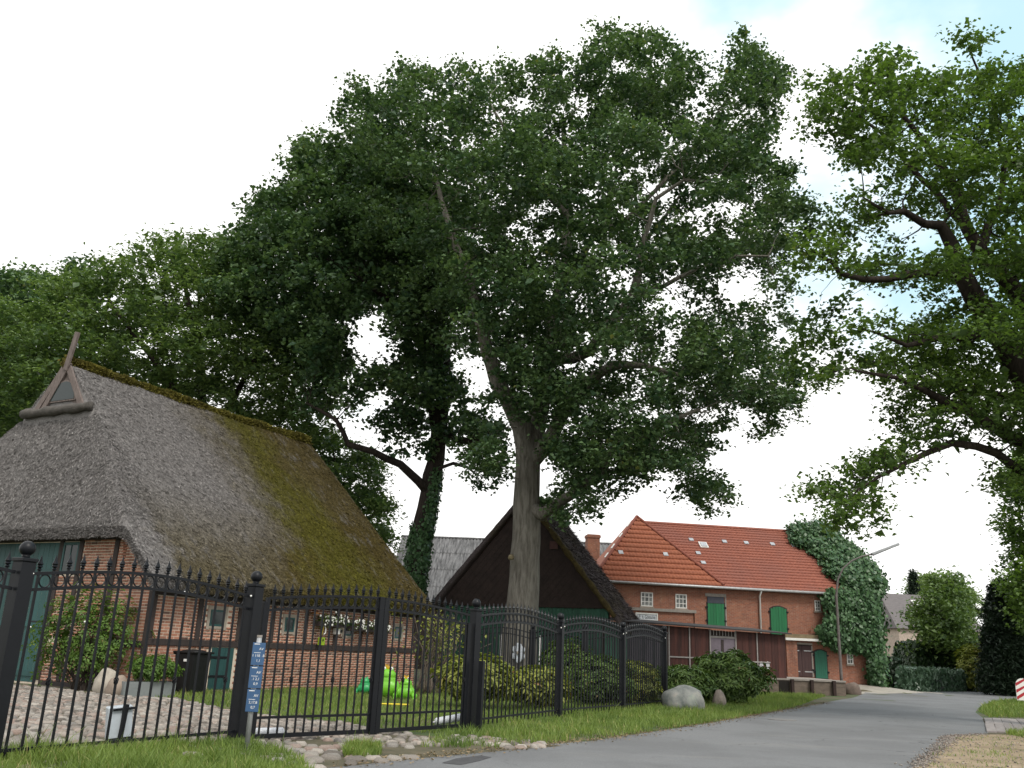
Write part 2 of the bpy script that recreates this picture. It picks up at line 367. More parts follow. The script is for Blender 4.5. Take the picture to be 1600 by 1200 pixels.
# main ground sheet to the horizon
gx = np.concatenate([[-900, -300, -120], np.arange(-60, 62, 2.0), [120, 300, 900]]); gy = np.concatenate([[-300, -60], np.arange(-10, 82, 2.0), [100, 160, 300, 900, 1800]])
GX, GY = np.meshgrid(gx, gy); nx, ny = len(gx), len(gy)
idx = np.arange(nx * ny).reshape(ny, nx)
gf = np.stack([idx[:-1, :-1], idx[:-1, 1:], idx[1:, 1:], idx[1:, :-1]], -1).reshape(-1, 4)
tag(mesh_np('ground', np.stack([GX, GY, terrain(GX, GY)], -1).reshape(-1, 3), gf, GROUND), kind='structure')
def asphalt():
    m, t, p = base_mat('asphalt'); v = coords(t); n = noise(t, v, 90, 3, .7); n2 = noise(t, v, .35, 5); n3 = noise(t, coords(t, (.25, 1.6, 1), rot=(0, 0, -.6)), .9, 4)
    c = ramp(t, n, [(.3, (.11, .113, .117)), (.7, (.215, .22, .225))])
    c = mixc(t, maprange(t, n2, .40, .60, 0, .6), c, (.115, .117, .12)); c = mixc(t, maprange(t, n3, .55, .72, 0, .35), c, (.215, .21, .2))
    vo = t.nodes.new('ShaderNodeTexVoronoi'); vo.feature = 'DISTANCE_TO_EDGE'; vo.inputs['Scale'].default_value = .42
    wv_ = t.nodes.new('ShaderNodeVectorMath'); wv_.operation = 'ADD'; nz_ = t.nodes.new('ShaderNodeTexNoise'); nz_.inputs['Scale'].default_value = 1.6; nz_.inputs['Detail'].default_value = 5; L(t, v, nz_.inputs['Vector']); L(t, v, wv_.inputs[0]); L(t, nz_.outputs['Color'], wv_.inputs[1]); L(t, wv_.outputs[0], vo.inputs['Vector'])
    crack = math_(t, 'MULTIPLY', maprange(t, vo.outputs['Distance'], .012, .002), maprange(t, noise(t, v, .25, 3), .46, .6))
    c = mixc(t, math_(t, 'MULTIPLY', crack, .6), c, (.05, .05, .05))
    st_ = maprange(t, noise(t, v, 1.1, 6, .7), .60, .74); c = mixc(t, math_(t, 'MULTIPLY', st_, .35), c, (.075, .075, .078))
    sp2 = maprange(t, noise(t, v, 26, 2, .5), .62, .72); c = mixc(t, math_(t, 'MULTIPLY', sp2, .35), c, (.3, .29, .27))
    L(t, c, p.inputs['Base Color']); p.inputs['Roughness'].default_value = .85; p.inputs['Specular IOR Level'].default_value = .3; bump(t, p, n, .5, .006); return m
ASPH = asphalt()
def g2(*pts): return [tuple(gz(*q)[:2]) for q in pts]
road_left = g2((540, 1196), (640, 1186), (760, 1174), (850, 1165), (920, 1158), (1000, 1147), (1100, 1132), (1180, 1118), (1250, 1105), (1290, 1098), (1330, 1090), (1352, 1083), (1390, 1080), (1440, 1081), (1500, 1080), (1560, 1078), (1600, 1076), (1720, 1076))
road_right = g2((1720, 1097), (1650, 1094), (1600, 1093), (1548, 1098), (1530, 1105), (1524, 1113), (1536, 1122), (1545, 1146), (1488, 1150), (1462, 1175), (1432, 1199))
jl = [(x + RNG.uniform(-.06, .06), y + RNG.uniform(-.06, .06)) for x, y in road_left]
tag(sheet('road', [(-9, 2), (-4.5, 9.2)] + jl + road_right + [(3.6, 8), (2.2, 2), (1, -6), (-9, -6)], .004, ASPH, cell=3), kind='structure')
SAND = simple('sandy_soil', (.34, .27, .19), (.19, .15, .10), rough=1, s=1.3, bmp=.6, dist=.03, spec=.1)
sheet('sand_verge', g2((1420, 1205), (1462, 1174), (1488, 1149), (1560, 1148), (1640, 1150), (1800, 1170)) + [(13, 10), (4.6, 9.0)], .008, SAND, cell=2)
DRIVE = simple('pale_gravel', (.42, .39, .34), (.28, .26, .22), rough=1, s=2, bmp=.4)
sheet('driveway', [(17.6, 49.0), (18.6, 48.4), (24.5, 52.5), (26.5, 56), (26.0, 62), (22.5, 62), (22.2, 54.6), (17.6, 53.0)], .010, DRIVE, cell=1)
YARDSOIL = simple('yard_soil', (.12, .10, .065), (.055, .055, .03), rough=1, s=2, bmp=.5, dist=.03)

# --- cobbled yard: fieldstones one by one
COB_IN = [(-40, 1068), (60, 1074), (180, 1089), (275, 1094), (350, 1111), (400, 1119), (530, 1131), (600, 1144), (690, 1152), (735, 1152), (880, 1166), (780, 1174), (650, 1186), (560, 1196), (480, 1203), (420, 1190), (330, 1180), (150, 1200), (-60, 1225)]
cpoly = g2(*COB_IN)
yard = sheet('cobbled_yard', cpoly, .006, YARDSOIL, cell=2)
cp = np.array(cpoly); cells = []
y0 = cp[:, 1].min(); row = 0
while y0 < cp[:, 1].max():
    sz = .165 if y0 > 13.2 else .23
    x0 = cp[:, 0].min() + (row % 2) * .1
    while x0 < cp[:, 0].max():
        w = sz * RNG.uniform(.75, 1.45); cells.append((x0 + w / 2 + RNG.normal(0, .015), y0 + RNG.normal(0, .03), w, sz * RNG.uniform(.8, 1.15))); x0 += w + .022
    y0 += sz * .98; row += 1
cells = np.array(cells); cells = cells[inpoly(cells[:, 0], cells[:, 1], cp)]
# fewer, sparser stones outside the gate (grass and soil in between)
fa, fb = np.array([-3.61, 13.38]), np.array([-.48, 17.2])
outside = ((cells[:, 0] - fa[0]) * (fb[1] - fa[1]) - (cells[:, 1] - fa[1]) * (fb[0] - fa[0])) > .25
keep = ~(outside & (vnoise(cells[:, 0], cells[:, 1], .5, 3) > .66)) & (RNG.random(len(cells)) > .03)
cells = cells[keep]
def pebble(seed, n=9):
    r = np.random.default_rng(seed); ang = np.linspace(0, 2 * PI, n, endpoint=False) + r.uniform(-.15, .15, n); rad = r.uniform(.84, 1.08, n)
    v = []
    for sc, z in ((1.0, -.35), (.95, .35), (.62, .88)):
        for a, q in zip(ang, rad): v.append((.5 * sc * q * math.cos(a), .5 * sc * q * math.sin(a), z + r.uniform(-.06, .06)))
    f = []
    for k in range(2):
        for j in range(n): f.append((k * n + j, k * n + (j + 1) % n, (k + 1) * n + (j + 1) % n, (k + 1) * n + j))
    f.append(tuple(range(2 * n, 3 * n))); return v, f
PB = [pebble(s) for s in range(8)]
pm = []
for v, f in PB:
    mb = MB(); mb.v = v; mb.f = f; o = mb.build('tmp', STONEO, smooth=True); pm.append(o.data); bpy.data.objects.remove(o)
order = np.argsort(cells[:, 1]); near = order[:300]; rest = order[300:]
for i in near:
    x, y, w, h = cells[i]; o = bpy.data.objects.new('cobblestone', pm[i % 8]); o.location = (x, y, tz(x, y) + .004 + RNG.uniform(-.006, .01))
    o.scale = (w * .97, h * .95, .055); o.rotation_euler = (RNG.normal(0, .05), RNG.normal(0, .05), RNG.normal(0, .2)); link(o, yard)
VV = []; FF = []; TT = []; off = 0
for i in rest:
    x, y, w, h = cells[i]; v, f = PB[i % 8]; v = np.array(v) * [w * .96, h * .94, .055]; a = RNG.normal(0, .2); ca, sa = math.cos(a), math.sin(a)
    v = v @ np.array([[ca, sa, 0], [-sa, ca, 0], [0, 0, 1]]) + [x, y, .004 + RNG.uniform(-.006, .01)]
    VV.append(v); q = [k for k in f if len(k) == 4]; FF.append(np.array(q) + off)
    top = f[-1]; FF.append(np.array([(top[0], top[1], top[2], top[3]), (top[0], top[3], top[4], top[5]), (top[0], top[5], top[6], top[7]), (top[0], top[7], top[8], top[8 - 8])][:3] ) + off)
    off += len(v); TT.append(np.full(len(v), RNG.random()))
co = mesh_np('cobblestones', np.concatenate(VV), np.concatenate(FF), STONE, yard, np.concatenate(TT), smooth=True); co['kind'] = 'stuff'

# --- paving slabs on the right verge
SLAB = simple('concrete_slab', (.3, .27, .26), (.2, .18, .17), rough=.9, s=5, obj_rand=.15)
pav = sheet('pavement', g2((1535, 1123), (1640, 1126), (1700, 1150), (1545, 1147)), .006, YARDSOIL, cell=2)
a0 = np.array(gz(1541, 1145)[:2]); a1 = np.array(gz(1538, 1124)[:2]); b0 = np.array(gz(1640, 1148)[:2])
ex = (b0 - a0) / np.linalg.norm(b0 - a0); ey = (a1 - a0); ly = np.linalg.norm(ey); ey /= ly
ang = math.atan2(ex[1], ex[0])
for i in range(16):
    for j in range(2):
        c = a0 + ex * (.14 + i * .27) + ey * (ly * (.25 + .5 * j)); MB().box((0, 0, 0), (.215, ly / 2 - .02, .05)).build('paving_slab', SLAB, pav, bevel=.008, loc=(c[0], c[1], .022 + RNG.uniform(-.004, .006)), rz=math.atan2(ey[1], ey[0]) - PI / 2 + RNG.normal(0, .004))

# ------------------------------------------------------------------ thatched half-timbered house
hx = np.array([.473, .881]); hx /= np.linalg.norm(hx)
HF = Frame(-9.04, 23.83, math.atan2(hx[1], hx[0]))
HW = 13.4; KS = .986; ZE = 3.26; HL = 12.45
house = thing('thatched_house', 'half timbered brick farmhouse with big mossy grey thatched roof', 'house', HF.o, HF.a)
def smin(a, b, k): h = np.clip(.5 + .5 * (b - a) / k, 0, 1); return b * (1 - h) + a * h - k * h * (1 - h)
def roofz(a, s):
    lo = smin(ZE + KS * s, ZE + KS * (HW - s), .25)
    hip = 4.2 + 2.6 * (a + .42); z = smin(lo, hip, .22)
    z = np.where((a > 1.0) & (lo > 8.2), lo, z)
    return z + .05 * (vnoise(a, s, 1.1, 4) - .5) + .035 * (vnoise(a, s, .35, 5) - .5)
ga = np.concatenate([np.arange(-.42, 1.5, .06), np.arange(1.5, 12.95, .13)]); gs = np.arange(-.42, HW + .43, .11)
A, Sg = np.meshgrid(ga, gs); Zt = roofz(A, Sg)
edge = np.minimum.reduce([A + .42, ga[-1] - A, Sg + .42, gs[-1] - Sg])
Zt = Zt - .035 * np.exp(-(edge / .07) ** 2)
Zb = roofz(A, Sg) - .34 + .05 * np.exp(-(edge / .07) ** 2)
n1, n2 = len(gs), len(ga); idx = np.arange(n1 * n2).reshape(n1, n2)
def gridq(i): return np.stack([i[:-1, :-1], i[:-1, 1:], i[1:, 1:], i[1:, :-1]], -1).reshape(-1, 4)
ft = gridq(idx); fb_ = gridq(idx + n1 * n2)[:, ::-1]
per = np.concatenate([idx[0, :], idx[1:, -1], idx[-1, -2::-1], idx[-2:0:-1, 0]]); pn = np.roll(per, -1)
NP = len(per); ib = np.arange(NP); jn = np.roll(ib, -1); b0_ = 2 * n1 * n2
fs_ = np.stack([b0_ + ib, b0_ + NP + ib, b0_ + NP + jn, b0_ + jn], -1)
vt = np.concatenate([np.stack([A, Sg, Zt], -1).reshape(-1, 3), np.stack([A, Sg, Zb], -1).reshape(-1, 3)])
vt = np.concatenate([vt, vt[per], vt[per + n1 * n2]])
roof = mesh_np('thatch_roof', vt, np.concatenate([ft, fb_, fs_]), THATCH, house, smooth=True)
# reed ends standing proud of the thatch
def slivers(n, afn, length, width, lift=.03):
    a, s = afn(n); z = roofz(a, s); e = .05
    dza = (roofz(a + e, s) - roofz(a - e, s)) / (2 * e); dzs = (roofz(a, s + e) - roofz(a, s - e)) / (2 * e)
    nn = np.stack([-dza, -dzs, np.ones(n)], -1); nn /= np.linalg.norm(nn, axis=1)[:, None]
    g = np.stack([-dza, -dzs, -(dza ** 2 + dzs ** 2)], -1); g /= np.linalg.norm(g, axis=1)[:, None] + 1e-9
    t_ = np.cross(nn, g); j = RNG.normal(0, .75, n)[:, None]; g = g + t_ * j + nn * RNG.uniform(-.02, .22, n)[:, None]
    w = (t_ + nn * RNG.normal(0, .6, n)[:, None]) * (RNG.uniform(.5, 1, n) * width)[:, None]
    p = np.stack([a, s, z], -1) + nn * (RNG.uniform(-.01, lift, n))[:, None]; l = (RNG.uniform(.5, 1.2, n) * length)[:, None]
    v = np.stack([p - w, p + w, p + g * l + w * .5, p + g * l - w * .5], 1).reshape(-1, 3)
    return v, np.arange(4 * n).reshape(-1, 4)
def f_long(n): return RNG.uniform(-.4, 12.85, n), RNG.uniform(-.42, 6.5, n)
def f_hip(n): return RNG.uniform(-.41, 1.05, n), RNG.uniform(1.3, 12.1, n)
va, fa_ = slivers(110000, f_long, .085, .012, .03); vb, fb2 = slivers(45000, f_hip, .08, .012, .03)
vv = np.concatenate([va, vb]); k = len(vv) // 4
# stubble takes the same growth as the roof below: use the roof's own material
st = mesh_np('reed_ends', vv, np.arange(4 * k).reshape(-1, 4), THATCHR, house, np.repeat(RNG.random(k), 4)); st['kind'] = 'stuff'
def eave_ends(a, s, out):
    n = len(a); z = roofz(a, s) - RNG.uniform(0, .33, n); g = np.repeat([out], n, 0) * RNG.uniform(.3, 1, (n, 1)) + np.stack([RNG.normal(0, .5, n), RNG.normal(0, .5, n), RNG.uniform(-1, .1, n)], -1); g /= np.linalg.norm(g, axis=1)[:, None]
    w = np.cross(g, RNG.normal(0, 1, (n, 3))); w /= np.linalg.norm(w, axis=1)[:, None]; w *= .009; p = np.stack([a, s, z], -1); l = RNG.uniform(.02, .07, (n, 1))
    return np.stack([p - w, p + w, p + g * l + w * .5, p + g * l - w * .5], 1).reshape(-1, 3)
ev = np.concatenate([eave_ends(np.full(15000, -.425), RNG.uniform(-.42, 12.5, 15000), (-1., 0, 0)), eave_ends(RNG.uniform(-.42, 12.85, 14000), np.full(14000, -.425), (0, -1., 0))]); k = len(ev) // 4
st = mesh_np('reed_ends', ev, np.arange(4 * k).reshape(-1, 4), THATCHR, house, np.repeat(RNG.random(k), 4)); st['kind'] = 'stuff'
# mossy ridge
rp_ = []; rr = []
for a in np.arange(.95, 12.95, .16):
    rp_.append((a, HW / 2 + .04 * math.sin(a * 2), ZE + KS * HW / 2 - .10 + .09 * (vnoise(a, 1., .7, 6) - .5) - .10 * math.sin(PI * (a - .9) / 12))); rr.append(.22 + .10 * (float(vnoise(a, 3., .5, 9)) - .5))
MB().tube(rp_, rr, 12).build('ridge_cap', MOSS, house, smooth=True)
rp2 = np.array(rp_); rr2 = np.array(rr); ii = RNG.integers(0, len(rp2) - 1, 9000); fr_ = RNG.random((9000, 1)); th = RNG.uniform(-.4, PI + .4, 9000)
nn = np.stack([RNG.normal(0, .25, 9000), np.cos(th), np.sin(th)], -1); pp = rp2[ii] * (1 - fr_) + rp2[ii + 1] * fr_ + nn * rr2[ii][:, None]
e_ = np.stack([RNG.normal(0, .035, 9000), -np.sin(th) * .03, np.cos(th) * .03], -1); tp_ = nn * RNG.uniform(.02, .09, (9000, 1)) + e_ * RNG.normal(0, 1, (9000, 1))
vv = np.stack([pp - e_, pp + e_, pp + e_ * .5 + tp_, pp - e_ * .5 + tp_], 1).reshape(-1, 3)
mo_ = mesh_np('moss_tufts', vv, np.arange(36000).reshape(-1, 4), MOSST, house, np.repeat(np.clip(.5 * RNG.random(9000) + .6 * vnoise(pp[:, 0], pp[:, 1], .6, 3), 0, 1), 4)); mo_['kind'] = 'stuff'
# gablet with crossed bargeboards
gab = MB().prism([(.985, 8.0 - .02, 8.2), (.985, 5.4 + .02, 8.2), (.985, 6.7, 9.66)], (.04, 0, 0)).build('gablet', OLDWOOD, house)
for a, b in (((.93, 7.5, 8.1), (.93, 6.5, 9.75)), ((.9, 6.62, 9.5), (.86, 6.30, 10.75)), ((.93, 5.45, 8.1), (.95, 6.62, 9.72)), ((.99, 7.95, 8.1), (.99, 6.75, 9.75))):
    MB().beam(a, b, .20, .07, up=(1, 0, 0)).build('bargeboard', OLDWOOD, house)
sill = MB(); sill.tube([(.90, 8.35 - i * .3, 8.16 + .02 * math.sin(i * 2)) for i in range(12)], [.15 + .025 * math.sin(i * 1.7) for i in range(12)], 9); sill.build('gablet_roll', simple('rough_roll', (.11, .10, .09), (.055, .05, .045), rough=.95, s=5, bmp=.8, dist=.03), house, smooth=True)
arc = [(.965, 6.55 + .56 * math.cos(q), 8.5 + .62 * math.sin(q)) for q in np.linspace(0, PI, 14)]
wf = MB().prism([(x, 6.55 + (y - 6.55) * 1.16, 8.45 + (z - 8.5) * 1.16) for x, y, z in arc], (-.03, 0, 0)).build('window_frame', OLDWOOD, house)
MB().prism([(x - .035, y, z) for x, y, z in arc], (-.006, 0, 0)).build('pane', GLASS, wf)
# walls: recessed mortar backing, bricks, timbers
MB().bx((.027, .027, 0), (HL, HW - .06, 2.45)).build('wall', MORTAR, house)
MB().prism([(.028, 1.2, 2.2), (.028, HW - 1.2, 2.2), (.028, HW - 1.4, 3.85), (.028, 1.5, 3.85)], (.3, 0, 0)).build('wall', MORTAR, house)
MB().prism([(.028, .1, 2.2), (.028, 1.3, 2.2), (.028, 1.3, 3.8), (.028, .1, 2.75)], (.3, 0, 0)).build('wall', MORTAR, house)
posts_side = [.085, 1.69, 3.22, 4.59, 6.12, 7.62, 9.0, 10.5, HL - .1]
WINS = [(2.07, 2.61, 1.72, 2.16), (5.13, 5.56, 1.68, 2.1), (8.1, 8.5, 1.66, 2.08), (11.0, 11.42, 1.66, 2.06)]
HATCH = (2.30, 3.13, .03, 1.16)
RC = .0775; BW = .247
singles = []; joined = []
def brick_ok_side(a0, a1, z):
    m_ = (a0 + a1) / 2
    for w in WINS:
        if w[0] - .05 < a1 and a0 < w[1] + .05 and w[2] - .04 < z < w[3] + .06: return False
    if HATCH[0] - .03 < a1 and a0 < HATCH[1] + .03 and z < HATCH[3] + .03: return False
    if 1.16 < z < 1.33: return False
    return True
def lay(x0, x1, z0, z1, ok, put):
    r = 0; z = z0 + .035
    while z < z1:
        x = x0 - (BW / 2 if r % 2 else 0)
        while x < x1:
            a, b = max(x, x0), min(x + BW - .018, x1)
            if b - a > .04 and ok(a, b, z): put((a + b) / 2, z, b - a)
            x += BW
        z += RC; r += 1
def put_side(xc, z, l): joined.append((xc, .045 + RNG.uniform(-.004, .004), z, l, .05, 0))
def put_front(sc, z, l): joined.append((.045 + RNG.uniform(-.004, .004), sc, z, .05, l, 1))
for a, b in zip(posts_side[:-1], posts_side[1:]): lay(a + .085, b - .085, 1.33, 2.38, brick_ok_side, put_side)
lay(.02, HL, .02, 1.16, brick_ok_side, put_side)
posts_front = [.085, 1.69, 3.13, 3.97]
def ok_front(a, b, z):
    if z > ZE + KS * max(a, 0) - .42: return False
    if 1.09 < z < 1.26: return False
    if a < 3.97 and b > 3.2 and z > 2.9: return False
    return True
for a, b in zip(posts_front[:-1], posts_front[1:]): lay(a + .085, b - .085, .02, 3.86, ok_front, put_front)
jb = np.array(joined)
wx = np.array([HF.world(q[:3]) for q in jb]); dist = np.linalg.norm(wx - C0, axis=1)
order = np.argsort(dist); BO = MB().box((0, 0, 0), (1, 1, 1)).build('brick', BRICKO, house); bdat = BO.data
first = True
for i in order[:300]:
    q = jb[i]
    o = BO if first else bpy.data.objects.new('brick', bdat)
    o.location = q[:3]; o.scale = (q[3], q[4], RC - .018)
    if not first: link(o, house)
    first = False
CB = np.array([(a, b, c) for a in (-.5, .5) for b in (-.5, .5) for c in (-.5, .5)]); CFq = np.array([(0, 1, 3, 2), (4, 6, 7, 5), (0, 4, 5, 1), (2, 3, 7, 6), (0, 2, 6, 4), (1, 5, 7, 3)])
def boxes_np(c, d):
    c = np.asarray(c); d = np.asarray(d); v = c[:, None, :] + CB[None] * d[:, None, :]
    return v.reshape(-1, 3), (CFq[None] + (np.arange(len(c)) * 8)[:, None, None]).reshape(-1, 4)
q = jb[order[300:]]; v, f = boxes_np(q[:, :3], np.stack([q[:, 3], q[:, 4], np.full(len(q), RC - .018)], -1))
tn = np.clip(RNG.random(len(q)) * .9 + .25 * (vnoise(q[:, 0], q[:, 2], 1.5, 8) - .5), 0, 1)
bw = mesh_np('brickwork', v, f, BRICK, house, np.repeat(tn, 8)); bw['kind'] = 'stuff'
for a in posts_side: MB().bx((a - .085, -.005, 1.335), (a + .085, .09, 2.42)).build('timber_post', TIMBER, house, bevel=.008)
MB().bx((0, -.012, 1.165), (HL, .09, 1.33)).build('timber_beam', TIMBER, house, bevel=.008)
MB().bx((0, -.008, 2.425), (HL, .1, 2.56)).build('timber_beam', TIMBER, house)
for a in posts_front[1:]: MB().bx((-.006, a - .085, 0.12), (.09, a + .085, 3.86)).build('timber_post', TIMBER, house, bevel=.008)
MB().bx((-.005, 0, .12), (.09, .16, 2.8)).build('timber_post', TIMBER, house, bevel=.008)
MB().bx((-.012, .16, 1.095), (.09, 1.6, 1.255)).build('timber_beam', TIMBER, house); MB().bx((-.012, 1.78, 1.095), (.09, 3.04, 1.255)).build('timber_beam', TIMBER, house)
MB().bx((-.014, 0, 0), (.1, 3.9, .115)).build('timber_beam', TIMBER, house)
MB().bx((-.015, 1.35, 3.865), (.15, HW - 1.35, 4.0)).build('timber_beam', TIMBER, house)
MB().beam((-.02, .1, 2.86), (-.02, 1.2, 3.94), .1, .12).build('verge_board', TIMBER, house)
# great door, side light, hatch
n_pl = 24; x0, x1 = 4.06, HW - 4.06
door = MB().bx((.05, x0, .02), (.09, x1, 3.84)).build('barn_door', GREENP, house)
for i in range(n_pl):
    a = x0 + (x1 - x0) * i / n_pl; b = x0 + (x1 - x0) * (i + 1) / n_pl; MB().bx((.02, a + .006, .05), (.048, b - .006, 3.82)).build('plank', GREENP, door)
for z in (.2, 1.5, 2.95): MB().bx((-.012, x0 + .03, z), (.018, x1 - .03, z + .14)).build('rail', GREENP, door)
MB().bx((-.02, 4.06, 1.62), (-.013, 4.7, 1.66)).build('hinge', BLACK, door)
wl = MB()
for a, b in (((3.2, 2.95), (3.88, 3.03)), ((3.2, 3.74), (3.88, 3.82)), ((3.2, 3.031), (3.27, 3.739)), ((3.81, 3.031), (3.88, 3.739))): wl.bx((.0, a[0], a[1]), (.06, b[0], b[1]))
wl = wl.build('window', GREENP, house); MB().bx((.016, 3.27, 3.03), (.028, 3.81, 3.74)).build('pane', GLASS, wl); MB().bx((.002, 3.53, 3.031), (.0155, 3.56, 3.739)).build('mullion', GREENP, wl)
SURR = simple('pale_render', (.36, .31, .26), (.26, .22, .18), rough=.95, s=8)
for w in WINS:
    fr = MB(); t_ = .05
    for a, b in (((w[0], w[2]), (w[1], w[2] + t_)), ((w[0], w[3] - t_), (w[1], w[3])), ((w[0], w[2] + t_), (w[0] + t_, w[3] - t_)), ((w[1] - t_, w[2] + t_), (w[1], w[3] - t_))): fr.bx((a[0], .0, a[1]), (b[0], .06, b[1]))
    fo = fr.build('window', GREENP, house); MB().bx((w[0] + t_, .016, w[2] + t_), (w[1] - t_, .028, w[3] - t_)).build('pane', GLASS, fo)
    for a, b in (((w[0] - .1, w[2] - .1), (w[0] - .004, w[3] + .1)), ((w[1] + .004, w[2] - .1), (w[1] + .1, w[3] + .1)), ((w[0] - .003, w[3] + .004), (w[1] + .003, w[3] + .1))): MB().bx((a[0], .006, a[1]), (b[0], .04, b[1])).build('surround', SURR, fo)
    MB().bx((w[0] - .003, .002, w[2] - .07), (w[1] + .003, .04, w[2] - .004)).build('sill', SURR, fo)
hd = MB().bx((HATCH[0], .03, HATCH[2]), (HATCH[1], .058, HATCH[3])).build('hatch_door', GREENP, house)
for i in range(5):
    a = HATCH[0] + (HATCH[1] - HATCH[0]) * i / 5; MB().bx((a + .004, .004, HATCH[2] + .01), (a + (HATCH[1] - HATCH[0]) / 5 - .004, .029, HATCH[3] - .01)).build('plank', GREENP, hd)
for z in (.36, .86): MB().bx((HATCH[0] - .03, -.01, z), (HATCH[1] - .25, .003, z + .06)).build('hinge', BLACK, hd)
# far gable closing wall
MB().prism([(HL - .02, .2, 2.2), (HL - .02, HW - .2, 2.2), (HL - .02, HW / 2, 9.2)], (-.05, 0, 0)).build('gable_wall', TIMBER, house)

# ------------------------------------------------------------------ trees
def grow(seeds, attr, step=.55, kill=.8, infl=6.0, iters=70, jitter=.12):
    """seeds: list of (points (n,3), radii, parent index into the flat node list or -1). Returns pos, parent, hand radius, is_seed"""
    pos = []; par = []; hr = []
    for pts, rad, pi in seeds:
        prev = pi
        for k_, (q, r) in enumerate(zip(pts, rad)):
            if k_ == 0 and pi >= 0: prev = pi; continue
            pos.append(q); par.append(prev); hr.append(r); prev = len(pos) - 1
    pos = [np.array(q, float) for q in pos]; ns = len(pos)
    P = np.array(pos); A = attr.copy(); alive = np.ones(len(A), bool)
    d = np.linalg.norm(A[:, None] - P[None], axis=2); idx = d.argmin(1); dm = d.min(1)
    for it in range(iters):
        alive &= dm > kill
        act = alive & (dm < (infl if it > 8 else infl * 2.5))
        if not act.any(): break
        ii = np.where(act)[0]; dirs = A[ii] - P[idx[ii]]; dirs /= np.linalg.norm(dirs, axis=1)[:, None] + 1e-9
        un, inv = np.unique(idx[ii], return_inverse=True); acc = np.zeros((len(un), 3)); np.add.at(acc, inv, dirs)
        acc += RNG.normal(0, jitter, acc.shape) * np.linalg.norm(acc, axis=1)[:, None]
        acc /= np.linalg.norm(acc, axis=1)[:, None] + 1e-9
        new = P[un] + acc * step
        base = len(P); P = np.concatenate([P, new]); par += list(un); hr += [0] * len(un)
        dn = np.linalg.norm(A[:, None] - new[None], axis=2); j = dn.argmin(1); dmin = dn.min(1); b = dmin < dm
        idx[b] = base + j[b]; stuck = act & ~b
        dm = np.minimum(dm, dmin); alive[stuck & (RNG.random(len(A)) < .25)] = False
    return P, np.array(par), np.array(hr), ns
def radii(P, par, hr, tip=.011, pw=2.35):
    n = len(P); acc = np.zeros(n); kids = np.zeros(n, int); r = np.zeros(n)
    for i in range(n - 1, -1, -1):
        r[i] = acc[i] ** (1 / pw) if acc[i] > 0 else tip
        if hr[i] > 0: r[i] = hr[i]
        if par[i] >= 0: acc[par[i]] += r[i] ** pw; kids[par[i]] += 1
    for i in range(n):
        if par[i] >= 0: r[i] = min(r[i], r[par[i]] * (.97 if hr[i] > 0 else .72))
    return r, kids
def skin(P, par, r, rmin=.0):
    n = len(P); best = {}
    for i in range(n):
        p_ = par[i]
        if p_ >= 0 and (p_ not in best or r[i] > r[best[p_]]): best[p_] = i
    mb = MB(); V = []; Fq = []
    def chain(st, ch):
        nonlocal V, Fq
        R = [max(r[c], .006) for c in ch]
        if len(ch) < 2: return
        k_ = 14 if R[1] > .25 else 9 if R[1] > .1 else 6 if R[1] > .04 else 4
        t_ = MB(); t_.tube([P[c] for c in ch], R, k_, caps=False)
        o = len(V); V += t_.v; Fq += [tuple(a + o for a in q) for q in t_.f]
    for i in range(n):
        p_ = par[i]
        if p_ < 0 or best.get(p_) != i:
            ch = ([p_] if p_ >= 0 else []) + [i]; c = i
            while c in best: c = best[c]; ch.append(c)
            if r[ch[min(1, len(ch) - 1)]] < rmin: continue
            rr_ = r.copy() if False else None
            if p_ >= 0:
                sv_ = r[p_]; r[p_] = min(r[p_], r[i] * 1.25); chain(i, ch); r[p_] = sv_
            else: chain(i, ch)
    return np.array([tuple(q) for q in V]), np.array(Fq)
def leaves(cent, n_per, sig, size, up=.7, seed=1, flat=.6, asp=.55, fold=.18):
    r = np.random.default_rng(seed); n = len(cent) * n_per
    c = np.repeat(cent, n_per, 0); g = r.normal(0, 1, (n, 3)) * [sig, sig, sig * flat]; p = c + g
    nn = r.normal(0, 1, (n, 3)); nn /= np.linalg.norm(nn, axis=1)[:, None]; nn[:, 2] = np.abs(nn[:, 2]) + up; nn /= np.linalg.norm(nn, axis=1)[:, None]
    d = r.normal(0, 1, (n, 3)); d -= nn * (d * nn).sum(1)[:, None]; d /= np.linalg.norm(d, axis=1)[:, None] + 1e-9
    t_ = np.cross(nn, d); l = (size * r.uniform(.65, 1.3, n))[:, None]; w = l * asp / 2
    v = np.stack([p - d * l / 2, p + t_ * w + nn * l * fold, p + d * l / 2, p - t_ * w + nn * l * fold], 1).reshape(-1, 3)
    ct = np.repeat(np.array([.5 + .95 * mnoise.noise(Vector(q_) / 1.7 + Vector((seed, 0, 0))) for q_ in cent]), n_per); tint = np.clip(.62 * ct + .38 * r.random(n) + (r.random(n) < .012) * .5, 0, 1)
    tint = np.where(tint > .88, np.where(r.random(n) < .12, tint, .8), tint)
    f = np.arange(4 * n).reshape(-1, 4); f = np.stack([f[:, [0, 1, 2]], f[:, [0, 2, 3]]], 1).reshape(-1, 3)
    return v, f, np.repeat(tint, 4)
